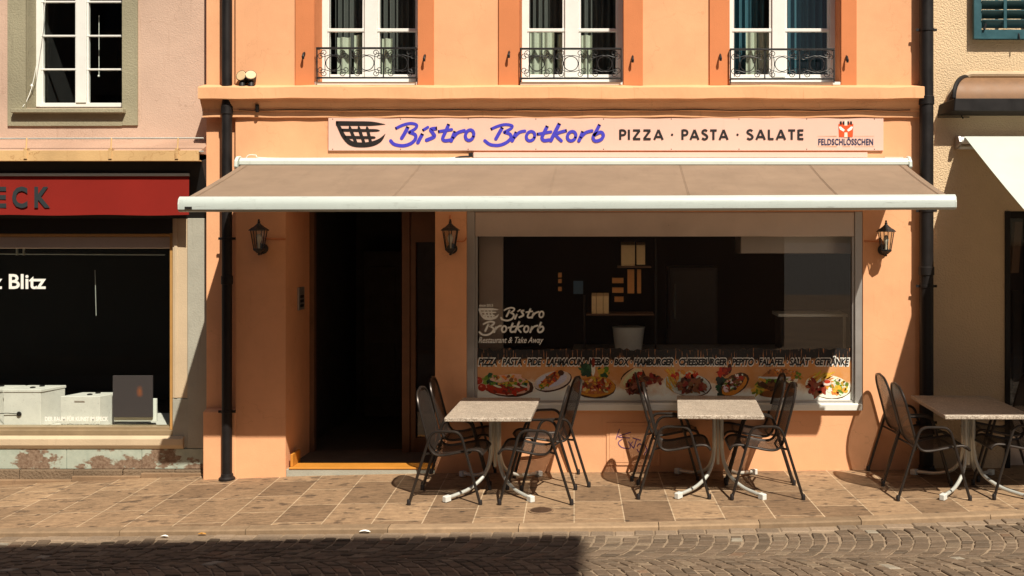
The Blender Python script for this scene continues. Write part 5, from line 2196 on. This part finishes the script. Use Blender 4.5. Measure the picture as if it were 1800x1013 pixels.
wa = thing('white_awning', 'pale white shop awning let down at the beige house on the right', 'awning', (X(1900, YR), YR - .1, Z(245, YR)))
Ya = YR - .08
m = MB()
xa = X(1691, Ya)
m.tube([(xa - .02, Ya, Z(247, Ya)), (RX1 - .3, Ya, Z(247, Ya))], .035, 12)
m.build('roller', M['white'], wa, smooth=True)
m = MB()
m.prism([(Ya + .08, Z(262, Ya)), (Ya + .08, Z(238, Ya)), (Ya - .03, Z(240, Ya)), (Ya - .06, Z(250, Ya)), (Ya - .03, Z(257, Ya))], 'x', xa - .045, xa - .02)
m.build('end_bracket', M['greyframe'], wa, bevel=.004)
m = MB()
m.box(xa - .02, RX1 - .3, Ya + .02, Ya + .075, Z(262, Ya), Z(257.5, Ya))
m.build('wall_rail', M['white'], wa, bevel=.003)
m = MB()
Ybz = -2.24
zz1 = 2.21
nn, mm_ = 30, 6
gr = []
for j in range(mm_ + 1):
    t = j / mm_
    row = []
    for i in range(nn + 1):
        s_ = i / nn
        yy = Ya - .03 + (Ybz - Ya + .03) * t
        row.append((xa + .015 + (RX1 - .35 - xa) * s_, yy, Z(240.5, Ya) + (zz1 - Z(240.5, Ya)) * t - .02 * math.sin(math.pi * t)))
    gr.append(row)
for j in range(mm_):
    for i in range(nn):
        m.poly([gr[j][i], gr[j][i + 1], gr[j + 1][i + 1], gr[j + 1][i]])
m.build('cloth', M['whitecloth'], wa, smooth=True)
m = MB()
m.tube([(xa - .02, Ybz, zz1), (RX1 - .3, Ybz, zz1)], .03, 10)
m.build('front_bar', M['alu'], wa, smooth=True)

# ------------------------------------------------------------------ things inside the bistro
def carton(label, px0, px1, py0, py1, Y, d):
    m = MB()
    m.pbox(px0, px1, py0, py1, Y, Y + d)
    x0, x1, z1 = X(px0, Y), X(px1, Y), Z(py0, Y)
    o = thing('carton', label, 'carton', ((x0 + x1) / 2, Y + d / 2, Z(py1, Y)), 'cartons on the bistro shelves')
    m.build('body', M['carton'], o, bevel=.003)
    f = MB()
    f.obox(((x0 + x1) / 2, Y + d * .25, z1 + .014), ((x1 - x0) / 2, 0, 0), (0, d * .22, .014), (0, -.001, .002))
    f.build('flap', M['carton'], o)


sf = thing('wall_shelf', 'dark shelf with two boards behind the bistro window pane', 'shelf', at(1115, 560, .9))
m = MB()
m.pbox(1030, 1150, 552.5, 555, .40, .75)
m.pbox(1085, 1145, 468.5, 471, .40, .75)
m.build('shelf_board', M['wood'], sf, bevel=.003)
m = MB()
m.pbox(1151, 1155, 420, 615, .46, .54)
m.pbox(1025, 1029, 520, 615, .46, .54)
m.build('upright', M['pipe'], sf, bevel=.003)
carton('brown carton stack on the upper shelf inside the bistro', 1092, 1116, 431, 468, .42, .2)
carton('narrow brown carton right of the taller one on the upper shelf', 1119, 1134, 431, 466, .42, .2)
carton('left brown carton of the three on the lower shelf', 1040, 1048, 521, 552, .42, .16)
carton('middle brown carton of the three on the lower shelf', 1048.6, 1060, 521, 552, .42, .16)
carton('right brown carton of the three on the lower shelf', 1060.6, 1070, 521, 552, .42, .16)
ct = thing('counter', 'dark counter standing behind the bistro pane and its menu banner', 'counter', at(1165, 640, .6))
m = MB()
m.pbox(1010, 1500, 622, 800, .55, 1.1)
m.build('body', M['dim'], ct, bevel=.006)
m = MB()
m.pbox(1005, 1498, 617, 621.7, .5, 1.12)
m.build('worktop', M['greyframe'], ct, bevel=.004)
m = MB()
c = at(1105, 616, .5)
m.lathe([(.135, .0), (.14, .02), (.165, .22), (.172, .235), (.160, .232)], (c.x, c.y + .1, Z(617, .5) + .002), 20)
tag(m.build('bucket', M['bin'], smooth=True), 'milky white bucket standing on the counter behind the pane', 'bucket')
M['fridge'] = paint('dark_brown_fridge', (.10, .075, .06), .35, .15, .1, .2, 4)
fg = thing('fridge', 'tall dim fridge with a long handle far back inside the bistro', 'fridge', at(1215, 640, 2.4))
m = MB()
m.box(X(1175, 2.4), X(1262, 2.4), 2.4, 3.0, 0, Z(470, 2.4))
m.build('body', M['fridge'], fg, bevel=.01)
m = MB()
m.box(X(1178, 2.4), X(1259, 2.4), 2.37, 2.398, .1, Z(474, 2.4))
m.build('door', M['fridge'], fg, bevel=.006)
m = MB()
m.tube([at(1186, 500, 2.34), at(1186, 560, 2.34)], .012, 8)
m.build('handle', M['steel'], fg, smooth=True)
gr_ = thing('grill', 'steel grill cabinet with bright edges on the counter behind the right half of the pane', 'grill', at(1420, 617, .55))
m = MB()
m.pbox(1372, 1486, 558, 616, .56, .95)
m.build('body', M['dark'], gr_, bevel=.004)
m = MB()
m.pbox(1368, 1490, 552, 557.5, .54, .97)
m.pbox(1482, 1487, 558, 616, .545, .559)
m.build('trim', M['steel'], gr_, bevel=.003)
hd = MB()
hd.pbox(1302, 1500, 405, 446, .5, 1.0)
tag(hd.build('extractor_hood', M['taupe'], bevel=.006), 'beige extractor hood hanging at the upper right behind the bistro pane', 'extractor hood')
sp_ = MB()
sp_.pbox(842, 884, 412, 640, .34, .40)
tag(sp_.build('side_panel', M['taupe'], bevel=.004), 'beige upright panel at the left end behind the bistro pane', 'panel')
for i, (px0, px1, py0, py1) in enumerate([(1076, 1096, 489, 498), (1076, 1096, 506, 515), (1080, 1096, 522, 531), (1103, 1115, 474, 516), (1120, 1127, 474, 516), (981, 987, 480, 488), (981, 987, 491, 498), (981, 987, 505, 512)]):  # orange blocks painted in place of sunlit reflections on the pane
    m = MB()
    m.pbox(px0, px1, py0, py1, .62, .70)
    lab = ['upper orange packet on the rack left of the tall stack inside the bistro', 'middle orange packet of three under each other inside the bistro', 'lowest orange packet of three under each other inside the bistro', 'wide tall orange stack of packets below the cartons inside the bistro', 'narrow tall orange stack beside the wide one inside the bistro', 'topmost small orange tin in the dark left part of the bistro', 'second small orange tin from the top in the dark left part of the bistro', 'lowest small orange tin in the dark left part of the bistro'][i]
    o = m.build('packet', M['packet'] if 'packet' in M else flat('orange_packet', (.85, .38, .12), .6), bevel=.002)
    tag(o, lab, 'packet', 'orange packets in the bistro')
bn = MB()
bn.pbox(1008, 1025, 494, 517, .6, .605)
tag(bn.build('blue_notice', flat('blue_notice', (.06, .14, .24), .6)), 'small dark blue notice hanging inside the bistro', 'notice')

# ------------------------------------------------------------------ house across the street: throws the shadow on the road
hh = 12.0
ox1, oyf = -.29 + SUNV.x / SUNV.z * hh, -2.07 + SUNV.y / SUNV.z * hh
M['far'] = plaster('grey_brown_render', (.22, .17, .13), .15, 40, .4, (.1, .07, .05), .3)
M['farglass'] = paint('dark_window', (.03, .035, .04), .15, .1, 0)


def far_house(label, xa, xb, top, yf, over, cut):
    """plain house facing the bistro; its roof overhangs by cut at the right gable"""
    o = thing('street_house', label, 'building', ((xa + xb) / 2, yf - .55, 0))
    yw = yf - .55
    xw = xb - cut
    ops = []
    x = xa + 1.0
    while x + 1.2 < xw:
        z = 3.6
        while z + 1.8 < top - .6:
            ops.append((x, x + 1.1, z, z + 1.7))
            z += 3.1
        x += 2.6
    fac = MB()
    wall_sheet(fac, xa, xw, -.5, top - .2, ops, 0, -.2)
    fac.v = [(v[0], yw + v[1], v[2]) for v in fac.v]
    fac.poly([(xw, yw, -.5), (xw, yw - 10, -.5), (xw, yw - 10, top - .2), (xw, yw, top - .2)])
    fac.poly([(xa, yw, -.5), (xa, yw - 10, -.5), (xa, yw - 10, top - .2), (xa, yw, top - .2)])
    fac.poly([(xa, yw - 10, -.5), (xw, yw - 10, -.5), (xw, yw - 10, top - .2), (xa, yw - 10, top - .2)])
    fac.build('wall', M['far'], o)
    rf = MB()
    rf.box(xa - .02, xb, yw - 10.5, yf, top - .2, top)
    rf.build('roof', M['hood'], o)
    for q in ops:
        w_ = MB()
        w_.box(q[0], q[1], yw - .23, yw - .2, q[2], q[3])
        w_.build('window', M['farglass'], o)


far_house('tall plain house across the street whose roof shades the road', -20.0, ox1, hh, oyf, 0, .85)
far_house('lower plain house across the street, beyond the gap right of the tall one', 9.6, 26.0, 8.6, oyf, 0, .3)  # added out of view to block sky and deepen the shade
